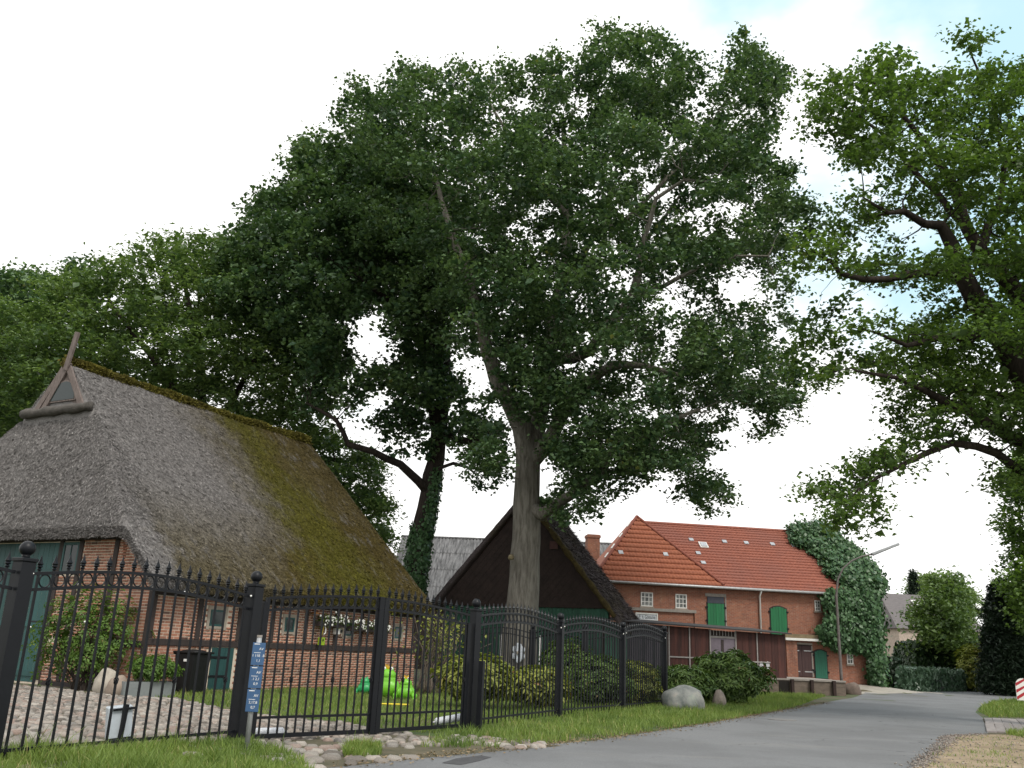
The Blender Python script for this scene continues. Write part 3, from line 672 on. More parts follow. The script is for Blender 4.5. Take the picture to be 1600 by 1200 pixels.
def clumped(polys, holes, D, T, R, n, gap, gsc, seed, rad, clz=.62, extra=()):
    """the same crown, its foliage gathered in separate boughs"""
    r = np.random.default_rng(seed + 900); k = max(6, n // 13); c = crown_pts(polys, holes, D, T, R, k, gap, gsc, seed, inset=.55 * rad * F / D)
    if len(extra): c = np.concatenate([c, [at(x, y, D + o) for x, y, o in extra]])
    out = []
    for q in c:
        m_ = r.integers(8, 19); rr = rad * r.uniform(.6, 1.3); g = r.normal(0, 1, (m_, 3)); g /= np.linalg.norm(g, axis=1)[:, None]; g *= r.random((m_, 1)) ** .4
        out.append(q + g * [rr, rr, rr * clz])
    return np.concatenate(out)
def crown_pts(polys, holes, D, T, R, n, gap=.0, gsc=2.2, seed=0, inset=0.0):
    """points filling a crown that has the given outline seen from the road and is T metres deep each way"""
    r = np.random.default_rng(seed); out = []
    P = [np.array(q, float) for q in polys]; lo = np.min([q.min(0) for q in P], 0); hi = np.max([q.max(0) for q in P], 0)
    while len(out) < n:
        px = r.uniform(lo[0], hi[0], 4000); py = r.uniform(lo[1], hi[1], 4000); ins = np.zeros(4000, bool); ed = np.zeros(4000)
        for q in P:
            k_ = inpoly(px, py, q); e = edgedist(px, py, q); ed = np.where(k_, np.maximum(ed, e), ed); ins |= k_
        ins &= ed > inset * r.random(4000) ** .5
        for h in holes: ins &= ~inpoly(px, py, h) & (edgedist(px, py, h) > inset * .45)
        px, py, ed = px[ins], py[ins], ed[ins]; e = np.clip(ed / R, 0, 1); th = T * np.sqrt(1 - (1 - e) ** 2) + .4
        dy = r.uniform(-1, 1, len(px)) * th
        for x, y, o in zip(px, py, dy):
            p_ = at(x, y, D + o)
            if gap and mnoise.noise(Vector(p_) / gsc) < -1 + gap * 2 and True: continue
            out.append(p_)
            if len(out) >= n: break
    return np.array(out)
def seedpath(D, pts, parent=-1):
    """pts: (px, py, radius, depth offset)"""
    q = []; r = []
    for x, y, rad, dy in pts: q.append(at(x, y, D + dy)); r.append(rad)
    # resample to ~0.6 m with slight wobble
    Q = [q[0]]; Rr = [r[0]]
    for a, b, ra, rb in zip(q[:-1], q[1:], r[:-1], r[1:]):
        m_ = max(1, int(np.linalg.norm(b - a) / .7))
        for i in range(1, m_ + 1):
            u = i / m_; Q.append(a + (b - a) * u + (RNG.normal(0, .035, 3) if i < m_ else 0)); Rr.append(ra + (rb - ra) * u)
    return Q, Rr
def tree(name, label, cat, D, limbs, polys, holes, T, R, n_attr, lpn, sig, lsize, bark, lmat, base, group=None, gap=.0, gsc=2.2, seed=0, step=.55, kill=.8, up=.55, asp=.55, rmin=.0, gen=4, flat=.6, clump=1.15, inner=9, clz=.62, extra=()):
    root = thing(name, label, cat, base, 0, group)
    seeds = []; flat_count = 0; flatpos = []
    for lb in limbs:
        Q, Rr = seedpath(D, lb)
        if not seeds: pi = -1; seeds.append((Q, Rr, -1)); flatpos += list(Q)
        else:
            pi = int(np.argmin(np.linalg.norm(np.array(flatpos) - Q[0], axis=1))); seeds.append((Q, Rr, pi)); flatpos += list(Q[1:])
    at_ = clumped(polys, holes, D, T, R, n_attr, gap, gsc, seed, clump, clz, extra)
    P, par, hr, ns = grow(seeds, at_, step=step, kill=kill)
    r, kids = radii(P, par, hr)
    # depth from tip
    h = np.zeros(len(P), int)
    for i in range(len(P) - 1, -1, -1):
        if par[i] >= 0: h[par[i]] = max(h[par[i]], h[i] + 1)
    tw = np.where((h <= gen) & (np.arange(len(P)) >= ns))[0]
    v, f = skin(P, par, r, rmin); off = np.array(base)
    mesh_np('trunk', v - off, f, bark, root, smooth=True)
    cv, cf, ct = leaves(P[tw], lpn, sig, lsize, up=up, seed=seed + 5, asp=asp, flat=flat)
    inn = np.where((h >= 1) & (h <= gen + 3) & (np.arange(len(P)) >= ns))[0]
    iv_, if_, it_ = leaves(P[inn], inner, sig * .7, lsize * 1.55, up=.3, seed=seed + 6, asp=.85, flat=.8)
    cf = np.concatenate([cf, if_ + len(cv)]); cv = np.concatenate([cv, iv_]); ct = np.concatenate([ct, it_ * .25])  # larger inner leaves tinted darker: the crown's inner shade put into their colour
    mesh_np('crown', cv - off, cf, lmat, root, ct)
    print(name, 'nodes', len(P), 'twigs', len(tw), 'leaves', len(cf) // 2)
    return root
MAIN = [(520, 130), (545, 115), (630, 105), (700, 100), (760, 82), (850, 80), (900, 90), (925, 55), (950, 38), (990, 35), (1040, 62), (1080, 55), (1110, 85), (1135, 45), (1185, 38), (1210, 85), (1225, 110), (1232, 180), (1212, 235), (1235, 280), (1288, 322), (1296, 350), (1262, 400), (1240, 450), (1248, 560), (1270, 620), (1230, 660), (1205, 700), (1180, 722), (1160, 680), (1125, 655), (1112, 700), (1128, 750), (1105, 812), (1060, 795), (1040, 770), (1000, 755), (960, 805), (930, 790), (900, 800), (870, 785), (852, 760), (850, 700), (835, 640), (800, 690), (805, 740), (770, 772), (745, 745), (715, 700), (735, 665), (765, 660), (775, 610), (740, 560), (700, 560), (660, 470), (600, 400), (550, 300), (530, 200)]
MH = [[(1015, 480), (1045, 470), (1072, 530), (1060, 565), (1030, 550)], [(885, 560), (905, 545), (950, 530), (930, 565), (905, 585)], [(958, 395), (990, 385), (985, 445), (962, 430)], [(1120, 350), (1150, 330), (1160, 355), (1130, 372)], [(1130, 440), (1180, 430), (1185, 470), (1140, 480)], [(705, 600), (740, 605), (775, 640), (735, 655), (712, 690)], [(960, 640), (990, 600), (1010, 590), (1000, 630)], [(800, 390), (812, 385), (815, 410), (803, 415)], [(1085, 590), (1110, 580), (1112, 600), (1090, 605)]]
mainlimbs = [
 [(806, 1076, .95, 0), (809, 1045, .74, 0), (815, 960, .68, 0), (820, 870, .66, 0), (822, 790, .66, 0), (825, 725, .64, 0), (830, 690, .5, 0), (845, 630, .42, 1), (858, 560, .38, 1.5), (866, 490, .34, 2), (885, 420, .28, 2), (888, 340, .22, 2), (885, 265, .15, 2), (880, 190, .09, 2)],
 [(825, 725, .5, 0), (815, 668, .42, -.4), (794, 625, .36, -1), (776, 596, .32, -1.5), (755, 520, .26, -2.5), (735, 440, .2, -3), (705, 360, .14, -3), (680, 270, .08, -3)],
 [(825, 725, .4, 0), (858, 690, .34, -.5), (870, 665, .3, -1), (888, 630, .27, -1.5), (922, 595, .23, -2.2), (944, 578, .2, -3), (969, 569, .17, -3.5), (1009, 572, .12, -4), (1060, 585, .07, -4.5)],
 [(858, 560, .3, 1.5), (895, 560, .26, .5), (922, 548, .25, -.5), (959, 500, .22, -1.5), (987, 466, .2, -2), (1000, 419, .16, -2.5), (1003, 381, .13, -3), (1025, 310, .09, -3.5), (1069, 281, .07, -4), (1109, 284, .05, -4)],
 [(987, 466, .16, -2), (1008, 457, .13, -2.5), (1037, 447, .1, -3), (1090, 420, .08, -3), (1150, 400, .06, -3), (1200, 400, .04, -3)],
 [(822, 800, .45, 0), (848, 804, .28, -.5), (870, 787, .22, -1), (905, 766, .19, -2), (938, 738, .17, -2.5), (960, 699, .15, -3), (1006, 681, .15, -3.5), (1040, 660, .1, -4), (1090, 640, .06, -4)],
 [(885, 420, .22, 2), (912, 397, .17, 1), (930, 360, .14, .5), (969, 350, .13, 0), (1025, 297, .1, 0), (1075, 240, .07, 0), (1120, 180, .05, 0)],
 [(885, 420, .16, 2), (925, 416, .12, 3), (987, 409, .1, 4), (1062, 306, .08, 4), (1122, 300, .06, 4)],
 [(888, 340, .16, 2), (840, 290, .12, 1), (800, 220, .09, 0), (760, 150, .05, 0)],
 [(866, 490, .2, 2), (820, 430, .16, 4), (770, 350, .12, 5), (720, 260, .08, 5)],
 [(820, 690, .2, 0), (803, 650, .16, 1), (800, 575, .12, 2), (790, 500, .08, 2)],
]
bx_ = gz(806, 1076)
tree('oak_tree', 'huge dark oak with thick pale grey trunk standing before the brown barn', 'tree', 38.0, mainlimbs, [MAIN], MH, 7.5, 260, 11000, 31, .27, .185, BARK, OAKL, (bx_[0], bx_[1], 0), gap=.30, gsc=1.7, seed=11, step=.42, kill=.5, asp=.8, inner=5, extra=[(905, 770, -3), (935, 750, -3), (880, 795, -2), (955, 720, -4), (1000, 690, -5), (930, 790, -3), (760, 470, -5), (785, 545, -4), (845, 585, -4), (880, 615, -4), (815, 600, -4), (720, 420, -5), (900, 515, -4), (955, 525, -5), (935, 470, -4), (700, 330, -5), (860, 450, -3), (1000, 535, -6), (925, 640, -5), (985, 640, -6), (1030, 610, -6), (745, 520, -5), (690, 380, -5), (870, 545, -4), (730, 470, -5), (1060, 570, -6), (900, 700, -4), (940, 690, -5), (980, 720, -5), (850, 500, -4), (830, 640, -3.5), (860, 625, -4), (990, 400, -6), (970, 350, -4), (775, 500, -5), (1010, 660, -6)])
T2 = [(395, 300), (384, 350), (350, 362), (335, 400), (350, 470), (420, 540), (470, 590), (470, 650), (500, 660), (520, 690), (570, 640), (610, 690), (640, 660), (655, 720), (672, 640), (700, 640), (730, 720), (770, 700), (780, 660), (745, 640), (700, 560), (740, 420), (720, 300), (640, 240), (600, 190), (540, 215), (500, 200), (470, 212), (445, 250), (440, 282)]
T2H = [[(548, 505), (590, 485), (622, 520), (622, 552), (580, 575), (552, 560)], [(540, 590), (575, 585), (570, 620), (550, 625)], [(490, 670), (530, 640), (540, 685)], [(590, 620), (625, 612), (620, 640), (595, 645)]]
t2l = [
 [(640, 960, .6, 0), (648, 900, .52, 0), (656, 845, .5, 0), (671, 770, .46, 0), (684, 690, .42, 0), (692, 620, .36, 0), (694, 560, .32, 0), (690, 480, .27, 0), (683, 400, .22, 0), (678, 331, .16, 0), (657, 284, .1, 0), (630, 240, .05, 0)],
 [(671, 770, .28, 0), (654, 752, .22, -.6), (625, 725, .19, -1.2), (584, 706, .16, -2), (544, 694, .14, -2.5), (536, 675, .12, -2.5), (525, 656, .1, -3), (480, 630, .06, -3)],
 [(684, 690, .26, 0), (698, 677, .17, -.5), (714, 688, .15, -1), (740, 688, .13, -1.5), (768, 695, .11, -2), (790, 706, .07, -2)],
 [(676, 735, .18, 0), (691, 730, .1, -.5), (708, 724, .09, -1), (730, 730, .07, -1.5), (745, 742, .04, -2)],
 [(684, 690, .24, 0), (676, 650, .2, 1), (668, 610, .17, 1.5), (655, 540, .13, 2), (630, 480, .09, 2)],
 [(694, 560, .22, 0), (650, 520, .18, -1), (610, 470, .14, -2), (560, 430, .1, -3), (500, 400, .06, -3)],
 [(690, 480, .2, 0), (640, 420, .15, 1), (580, 360, .1, 2), (520, 320, .06, 2)],
 [(683, 400, .15, 0), (630, 370, .12, -1), (560, 310, .08, -2), (480, 290, .05, -2)]]
b2_ = at(640, 960, 44)
tree('oak_tree', 'dark oak with ivy clad slanting trunk behind the end of the thatched house', 'tree', 44.0, t2l, [T2], T2H, 6, 200, 7500, 28, .34, .24, BARKD, OAKL, (b2_[0], b2_[1], 0), gap=.28, gsc=1.9, seed=21, step=.45, kill=.55, asp=.8, inner=7)
# right-hand oak, trunk just outside the picture
R1 = [(1275, 125), (1295, 100), (1330, 100), (1345, 75), (1395, 80), (1420, 95), (1465, 95), (1480, 60), (1500, 35), (1540, 35), (1575, 90), (1600, 100), (1720, 80), (1780, 300), (1760, 640), (1640, 760), (1605, 760), (1590, 700), (1540, 690), (1490, 720), (1430, 720), (1370, 770), (1350, 815), (1320, 830), (1300, 800), (1268, 775), (1310, 740), (1360, 690), (1400, 655), (1345, 660), (1360, 610), (1290, 620), (1250, 600), (1250, 520), (1280, 480), (1330, 455), (1290, 400), (1285, 345), (1310, 335), (1350, 320), (1330, 285), (1290, 250), (1272, 190)]
R1H = [[(1285, 240), (1330, 285), (1345, 325), (1290, 335), (1262, 300)], [(1420, 300), (1450, 320), (1470, 350), (1420, 345)], [(1305, 500), (1345, 490), (1400, 505), (1340, 520)], [(1395, 465), (1440, 470), (1470, 480), (1430, 490)], [(1330, 640), (1400, 640), (1420, 655), (1360, 690), (1300, 700)], [(1480, 455), (1500, 450), (1500, 475)], [(1545, 545), (1590, 560), (1590, 580), (1545, 565)], [(1350, 600), (1400, 605), (1380, 625)], [(1340, 370), (1400, 350), (1440, 360), (1460, 400), (1400, 395), (1360, 400)], [(1330, 470), (1380, 455), (1440, 460), (1450, 490), (1390, 505)], [(1425, 205), (1450, 200), (1455, 235), (1430, 240)], [(1490, 655), (1540, 680), (1480, 690), (1430, 700), (1400, 690)], [(1290, 540), (1330, 530), (1340, 560), (1300, 570)]]
r1l = [
 [(1690, 1150, .75, 0), (1678, 1000, .55, 0), (1658, 850, .5, 0), (1634, 700, .44, 0), (1606, 600, .38, -.3), (1562, 520, .33, -.6), (1525, 470, .29, -1), (1505, 430, .26, -1.2), (1487, 382, .2, -1.5), (1470, 352, .15, -1.6), (1445, 350, .12, -1.8), (1412, 330, .09, -2), (1388, 333, .06, -2.2), (1350, 310, .035, -2.4)],
 [(1612, 700, .4, 0), (1640, 560, .36, .5), (1605, 482, .28, .3), (1575, 440, .25, .2), (1532, 392, .22, 0), (1510, 355, .18, 0), (1490, 290, .14, 0), (1450, 230, .1, 0), (1400, 170, .06, 0)],
 [(1532, 392, .16, 0), (1545, 350, .13, .3), (1560, 327, .11, .5), (1570, 250, .08, .6), (1550, 150, .05, .6), (1515, 80, .03, .6)],
 [(1505, 430, .16, -1.2), (1495, 427, .14, -1.4), (1462, 425, .13, -1.8), (1425, 428, .12, -2.2), (1387, 436, .1, -2.6), (1350, 437, .085, -3), (1312, 427, .07, -3), (1300, 410, .055, -3), (1267, 390, .03, -3)],
 [(1562, 520, .16, -.6), (1500, 527, .12, -1.5), (1470, 527, .1, -2), (1440, 535, .08, -2.5), (1417, 540, .06, -2.8), (1370, 520, .04, -3)],
 [(1634, 700, .28, 0), (1582, 685, .2, -.5), (1550, 665, .17, -.8), (1512, 642, .14, -1.2), (1475, 627, .12, -1.6), (1445, 610, .09, -2), (1400, 590, .06, -2.4), (1340, 580, .035, -2.6)],
 [(1642, 760, .25, 0), (1585, 730, .13, -.6), (1557, 708, .12, -1), (1525, 697, .11, -1.3), (1487, 692, .1, -1.6), (1450, 707, .08, -2), (1412, 725, .06, -2.3), (1380, 742, .045, -2.5), (1340, 765, .025, -2.7)],
 [(1602, 600, .2, 0), (1580, 622, .13, .6), (1525, 610, .11, 1), (1470, 602, .08, 1.4), (1400, 570, .05, 1.6)],
 [(1510, 355, .12, 0), (1440, 280, .09, 1), (1380, 210, .06, 1.5), (1310, 160, .035, 1.5)]]
b3_ = gz(1690, 1150)
tree('oak_tree', 'light leafy oak leaning in over the road with bare dark limbs', 'tree', 25.0, r1l, [R1], R1H, 3.6, 200, 7400, 22, .22, .14, BARKD, OAKL2, (b3_[0], 25.0, 0), gap=.38, gsc=1.2, seed=31, step=.3, kill=.36, asp=.75, clump=.9, clz=.34, inner=4, extra=[(1300, 405, -3), (1272, 388, -3), (1262, 400, -3), (1330, 425, -3), (1352, 308, -2.4), (1335, 318, -2.4), (1390, 325, -2.2), (1372, 518, -3), (1345, 515, -3), (1420, 425, -2.2), (1385, 430, -2.6), (1290, 430, -3), (1440, 700, -2), (1400, 715, -2.2), (1370, 740, -2.3), (1340, 765, -2.5), (1320, 800, -2.5), (1298, 770, -2.5), (1345, 800, -2.4), (1480, 675, -1.5), (1460, 690, -2), (1385, 715, -2), (1335, 815, -2.5), (1590, 740, -1), (1600, 700, -1), (1580, 760, -1)])
# trees behind the house
A1 = [(-60, 480), (20, 462), (80, 440), (130, 420), (180, 392), (240, 362), (290, 350), (345, 372), (400, 420), (470, 520), (500, 600), (500, 690), (430, 680), (300, 640), (200, 600), (60, 720), (-80, 720)]
tree('ash_tree', 'pale feathery ash crown rising behind the thatched ridge', 'tree', 47.0, [[(330, 900, .4, 0), (320, 700, .3, 0), (310, 560, .22, 0), (290, 450, .12, 0)], [(320, 700, .25, 0), (240, 560, .18, -1), (170, 470, .1, -1)], [(320, 700, .2, 0), (400, 560, .14, -1), (420, 480, .08, -1)], [(320, 720, .22, 0), (200, 640, .16, -1), (60, 560, .09, -1)]], [A1], [], 5.5, 180, 7000, 32, .42, .26, BARKD, ASHL, (*at(330, 900, 47)[:2], 0), gap=.26, gsc=2.2, seed=41, step=.5, kill=.6, asp=.42, inner=5, flat=.4, up=1.0)
A2 = [(-80, 430), (0, 418), (45, 405), (75, 400), (112, 405), (150, 374), (182, 395), (170, 470), (140, 560), (60, 680), (-80, 720)]
tree('oak_tree', 'far dark oak behind the ash, at the edge of the thatched house', 'tree', 58.0, [[(20, 900, .5, 0), (30, 700, .36, 0), (40, 540, .22, 0), (60, 450, .12, 0)], [(30, 640, .2, 0), (110, 520, .13, 0), (140, 430, .07, 0)], [(30, 640, .2, 0), (-40, 540, .12, 0)]], [A2], [], 6, 130, 1500, 40, .5, .3, BARKD, OAKL, (*at(20, 900, 58)[:2], 0), gap=.26, gsc=2.5, seed=51, step=.6, kill=.7, asp=.8)
A3 = [(478, 640), (520, 668), (560, 690), (590, 715), (600, 770), (612, 830), (622, 880), (600, 900), (560, 880), (520, 800), (480, 740), (460, 690)]
tree('ash_tree', 'small light green ash between thatched roof end and ivy clad trunk', 'tree', 50.0, [[(540, 980, .2, 0), (545, 860, .14, 0), (530, 760, .09, 0), (520, 700, .05, 0)], [(545, 860, .1, 0), (585, 800, .06, 0)]], [A3], [], 2.5, 70, 900, 34, .38, .22, BARKD, ASHL, (*at(540, 980, 50)[:2], 0), gap=.3, gsc=1.6, seed=61, asp=.45, step=.45, kill=.5)
A4 = [(1428, 1015), (1420, 985), (1428, 950), (1440, 915), (1452, 898), (1478, 888), (1496, 905), (1507, 940), (1525, 980), (1545, 1030), (1500, 1045), (1440, 1042)]
tree('garden_tree', 'round green garden tree hiding the grey roofed house by the bend', 'tree', 70.0, [[(1470, 1062, .3, 0), (1470, 1000, .2, 0), (1475, 930, .1, 0)]], [A4], [], 3.5, 60, 1600, 40, .42, .3, BARKD, ASHL, (*at(1470, 1062, 70)[:2], 0), gap=.38, gsc=1.6, seed=71, clump=.8, step=.5, kill=.55, asp=.7, inner=3)
A5 = [(1558, 742), (1600, 700), (1680, 720), (1700, 1000), (1600, 990), (1575, 960), (1560, 935), (1585, 880), (1572, 800)]
tree('garden_tree', 'tall green tree at the road bend, right of the tall dark conifer', 'tree', 56.0, [[(1660, 1080, .3, 0), (1650, 950, .22, 0), (1640, 800, .12, 0)]], [A5], [], 3.5, 60, 1600, 34, .4, .26, BARKD, OAKL2, (*at(1660, 1080, 56)[:2], 0), gap=.26, gsc=1.6, seed=81, step=.5, kill=.55, asp=.7, inner=3)
A6 = [(1400, 960), (1412, 925), (1435, 905), (1460, 900), (1500, 915), (1540, 940), (1560, 960), (1500, 985), (1420, 985)]
tree('garden_tree', 'dull green tree rising behind the grey roofed house', 'tree', 99.0, [[(1425, 1060, .25, 0), (1428, 980, .14, 0), (1440, 920, .06, 0)]], [A6], [], 3, 50, 900, 34, .45, .3, BARKD, ASHL, (*at(1425, 1060, 99)[:2], 0), gap=.25, gsc=1.6, seed=91, step=.5, kill=.55, asp=.7, inner=4)
def conifer(label, px, pyb, pyt, Y, wid, n, seed, name='conifer', spiky=False):
    b = at(px, pyb, Y); tp = at(px, pyt, Y); r = np.random.default_rng(seed); Hh = tp[2] - b[2]; b = np.array([b[0], b[1], 0])
    root = thing(name, label, 'tree', b)
    MB().tube([(0, 0, 0), (0, 0, Hh * .5), (0, 0, Hh * .97)], [.18, .1, .03], 7).build('trunk', BARKD, root, smooth=True)
    u = r.random(n); z = Hh * (.03 + .97 * u); w = wid * ((1 - u) ** .6 if not spiky else (1 - u)) * (.6 + .4 * r.random(n)) + .1
    if spiky: w *= (.5 + .5 * np.abs(np.sin(z * 3.2)))
    th = r.uniform(0, 2 * PI, n); c = np.stack([w * np.cos(th), w * np.sin(th), z], -1)
    v, f, t_ = leaves(c, 6, .16, .3, up=.2, seed=seed, flat=1., asp=.3); mesh_np('crown', v, f, CONIF, root, t_); return root
conifer('tall narrow dark conifer by the bend, left of the light tree', 1580, 1078, 905, 58, 1.75, 4200, 3)
conifer('second dark conifer at the picture edge beyond the striped road marker', 1625, 1078, 930, 60, 2.0, 2500, 4)
conifer('thin spruce tip showing above the garden tree and grey roof', 1440, 1050, 880, 92, 2.0, 2600, 5, spiky=True)

# ------------------------------------------------------------------ ivy on the slanting trunk
def ivy_leaves(pts, nrm, size, seed, jit=.06):
    r = np.random.default_rng(seed); n = len(pts); nn = nrm + r.normal(0, .45, (n, 3)); nn /= np.linalg.norm(nn, axis=1)[:, None]
    d = np.stack([r.normal(0, .6, n), r.normal(0, .6, n), -np.ones(n)], -1); d -= nn * (d * nn).sum(1)[:, None]; d /= np.linalg.norm(d, axis=1)[:, None] + 1e-9
    t_ = np.cross(nn, d); l = (size * r.uniform(.6, 1.3, n))[:, None]; p = pts + r.normal(0, jit, (n, 3))
    v = np.stack([p - d * l * .45, p + t_ * l * .42 - d * l * .1 - nn * l * .1, p + d * l * .55 - nn * l * .12, p - t_ * l * .42 - d * l * .1 - nn * l * .1], 1).reshape(-1, 3)
    f = np.arange(4 * n).reshape(-1, 4); f = np.stack([f[:, [0, 1, 2]], f[:, [0, 2, 3]]], 1).reshape(-1, 3)
    return v, f, np.repeat(np.clip(r.random(n) * .8 + .2 * r.random(), 0, 1), 4)
q_, r_ = seedpath(44.0, t2l[0][:6]); q_ = np.array(q_); r_ = np.array(r_); u = RNG.random(9000) ** 1.15 * (len(q_) - 1.01)
i0 = u.astype(int); fr = (u - i0)[:, None]; cc = q_[i0] * (1 - fr) + q_[i0 + 1] * fr; th = RNG.uniform(0, 2 * PI, 9000); nn = np.stack([np.cos(th), np.sin(th), np.zeros(9000)], -1)
fade = cc[:, 2] < 9.5 + 2.5 * vnoise(th * 2, cc[:, 2], 1.0, 2) + 0.0
top = np.where(np.cos(th) > 0, 9.0, 6.2) + 1.4 * vnoise(th * 3, cc[:, 2] * 2, 1., 4); fade = cc[:, 2] < top
pts = cc + nn * (r_[i0][:, None] + .06); pts, nn = pts[fade], nn[fade]
v, f, t_ = ivy_leaves(pts, nn, .17, 5)
iv = thing('ivy', 'dark ivy wrapping the slanting oak trunk beside the grey corrugated roof', 'ivy', (b2_[0], b2_[1], 0)); mesh_np('foliage', v - np.array([b2_[0], b2_[1], 0]), f, IVYL, iv, t_)

# ------------------------------------------------------------------ brown thatched barn with dark gable
GB = Frame(at(822, 950, 43)[0], 43.0, -.37)   # x along gable, y back
barn = thing('thatched_barn', 'dark gabled thatched barn with green boarded walls behind the oak', 'barn', GB.o, GB.a)
xl, zl = GB.pix(684, 936); xr, zr = GB.pix(962, 962); xa, za = GB.pix(822, 772)
LB = 4.2
slL = (za - zl) / (xa - xl); slR = (za - zr) / (xr - xa)
def barn_roof():
    xs = np.concatenate([np.linspace(xl - .25, xa, 30), np.linspace(xa, xr + .5, 32)[1:]]); ys = np.linspace(-.2, LB, 26)
    X, Yy = np.meshgrid(xs, ys); Z = smin(zl + slL * (X - xl), zr + slR * (xr - X), .2) + .07 * (vnoise(X, Yy, .5, 3) - .5) + .05 * (vnoise(X * 3, Yy, .4, 4) - .5)
    n1, n2 = len(ys), len(xs); idx = np.arange(n1 * n2).reshape(n1, n2)
    per = np.concatenate([idx[0, :], idx[1:, -1], idx[-1, -2::-1], idx[-2:0:-1, 0]]); pn = np.roll(per, -1)
    v = np.concatenate([np.stack([X, Yy, Z + .12], -1).reshape(-1, 3), np.stack([X, Yy, Z - .2], -1).reshape(-1, 3)])
    return v, np.concatenate([gridq(idx), gridq(idx + n1 * n2)[:, ::-1], np.stack([per, per + n1 * n2, pn + n1 * n2, pn], -1)])
v, f = barn_roof(); mesh_np('thatch_roof', v, f, THATCH2, barn, smooth=True)
n_ = 15000; x_ = RNG.uniform(xa, xr + .5, n_); y_ = RNG.uniform(-.2, LB, n_); z_ = zr + slR * (xr - x_) + .12; dn = np.array([1, 0, -slR]) / math.hypot(1, slR); up_ = np.array([slR, 0, 1]) / math.hypot(1, slR)
p_ = np.stack([x_, y_, z_], -1) + up_ * RNG.uniform(-.02, .04, (n_, 1)); g = dn + RNG.normal(0, .4, (n_, 3)); w_ = np.cross(g, up_ + RNG.normal(0, .4, (n_, 3))); w_ *= .014 / (np.linalg.norm(w_, axis=1)[:, None] + 1e-6); g = g * RNG.uniform(.08, .22, (n_, 1)) + up_ * RNG.uniform(0, .04, (n_, 1))
o = mesh_np('reed_ends', np.stack([p_ - w_, p_ + w_, p_ + g + w_ * .5, p_ + g - w_ * .5], 1).reshape(-1, 3), np.arange(4 * n_).reshape(-1, 4), THATCH2R, barn, np.repeat(RNG.random(n_), 4)); o['kind'] = 'stuff'
# mossy thatch edge along the right verge
pts = [(xa + (xr - xa) * u, -.22, zr + slR * (xr - (xa + (xr - xa) * u)) - .06) for u in np.linspace(.06, 1, 24)]
MB().tube(pts, [.13 + .035 * math.sin(i * 1.9) for i in range(24)], 7).build('verge_edge', simple('mossy_reed_edge', (.10, .078, .03), (.04, .03, .018), rough=.95, s=7, bmp=.8, dist=.03, spec=.1), barn, smooth=True)
GBT = 3.42
MB().prism([(xl + .3, 0, GBT), (xr - .35, 0, GBT - .0), (xa, 0, za - .2)], (0, .12, 0)).build('gable', DARKGABLE, barn)
# diagonal shingle courses on the gable
sh = []
for i in range(26):
    for j in range(26):
        x = xl + .4 + i * .34 + (j % 2) * .17; z = GBT + .12 + j * .2
        if z < zl + slL * (x - xl) - .45 and z < zr + slR * (xr - x) - .45: sh.append((x, z))
v = []; ff = []
for x, z in sh:
    o = len(v); y = -.012 - .004 * RNG.random(); v += [(x - .165, y, z), (x, y - .02, z - .19), (x + .165, y, z), (x, y + .008, z + .19)]; ff.append((o, o + 1, o + 2, o + 3))
o = mesh_np('shingles', v, ff, DARKGABLE, barn); o['kind'] = 'stuff'
GW = simple('faded_green_boards', (.035, .12, .075), (.022, .075, .05), rough=.75, s=3, stretch=(4, 4, .5), bmp=.3, obj_rand=.2)
x = xl + .35
MB().bx((xl + .35, .06, 0), (xr - .35, .3, GBT)).build('wall', DARKGABLE, barn)
while x < xr - .4:
    w = .19; MB().bx((x, .03 - .008 * RNG.random(), .05), (x + w - .01, .055, GBT - .03)).build('board', GW, barn); x += w
MB().bx((xl + .1, -.05, GBT - .02), (xr - .2, .05, GBT + .09)).build('gable_beam', DARKGABLE, barn)
bm_ = GB.pix(866, 852); MB().bx((bm_[0] - .2, -.08, bm_[1] - .18), (bm_[0] + .2, -.035, bm_[1] + .18)).build('hatch', simple('reddish_wood', (.09, .04, .035), rough=.8), barn)
MB().bx((xr - .45, .3, 0), (xr - .25, LB - .3, 2.7)).build('wall', GW, barn)
MB().bx((xl + .35, .3, 0), (xl + .5, LB - .3, 3.0)).build('wall', GW, barn)

# ------------------------------------------------------------------ grey corrugated barn far behind
CF_ = Frame(*at(700, 940, 62)[:2], -.05)
ETERN = None
m, t, p = base_mat('grey_fibre_cement'); v_ = coords(t); n = noise(t, coords(t, (3.4, .5, .3)), 2, 6, .7); n2 = noise(t, v_, 7, 4)
L(t, mixc(t, maprange(t, n2, .5, .75, 0, .6), ramp(t, n, [(.36, (.05, .05, .053)), (.6, (.20, .20, .205))]), (.08, .085, .075)), p.inputs['Base Color']); p.inputs['Roughness'].default_value = .9; ETERN = m
cb = thing('corrugated_barn', 'grey corrugated roof of a long barn behind the ivy clad trunk', 'barn', CF_.o, CF_.a)
cx0, cz1 = CF_.pix(628, 838, 6); cx1 = CF_.pix(1010, 858, 6)[0]; cz0 = CF_.pix(650, 945, 0)[1]
ncol = int((cx1 - cx0) / .09); xs = np.linspace(cx0, cx1, ncol)
for k in range(4):
    y0_, y1_ = k * 1.5, (k + 1) * 1.5 + .12; zz = lambda y: cz0 + (cz1 - cz0) * y / 6
    wv = .07 * np.sin(xs / .26 * 2 * PI); lift = .05 - .0 * k
    v = np.concatenate([np.stack([xs, np.full(ncol, y0_), zz(y0_) + wv + lift], -1), np.stack([xs, np.full(ncol, min(y1_, 6)), zz(min(y1_, 6)) + wv], -1)])
    i = np.arange(ncol - 1); mesh_np('roof_sheet', v, np.stack([i, i + 1, i + 1 + ncol, i + ncol], -1), ETERN, cb)
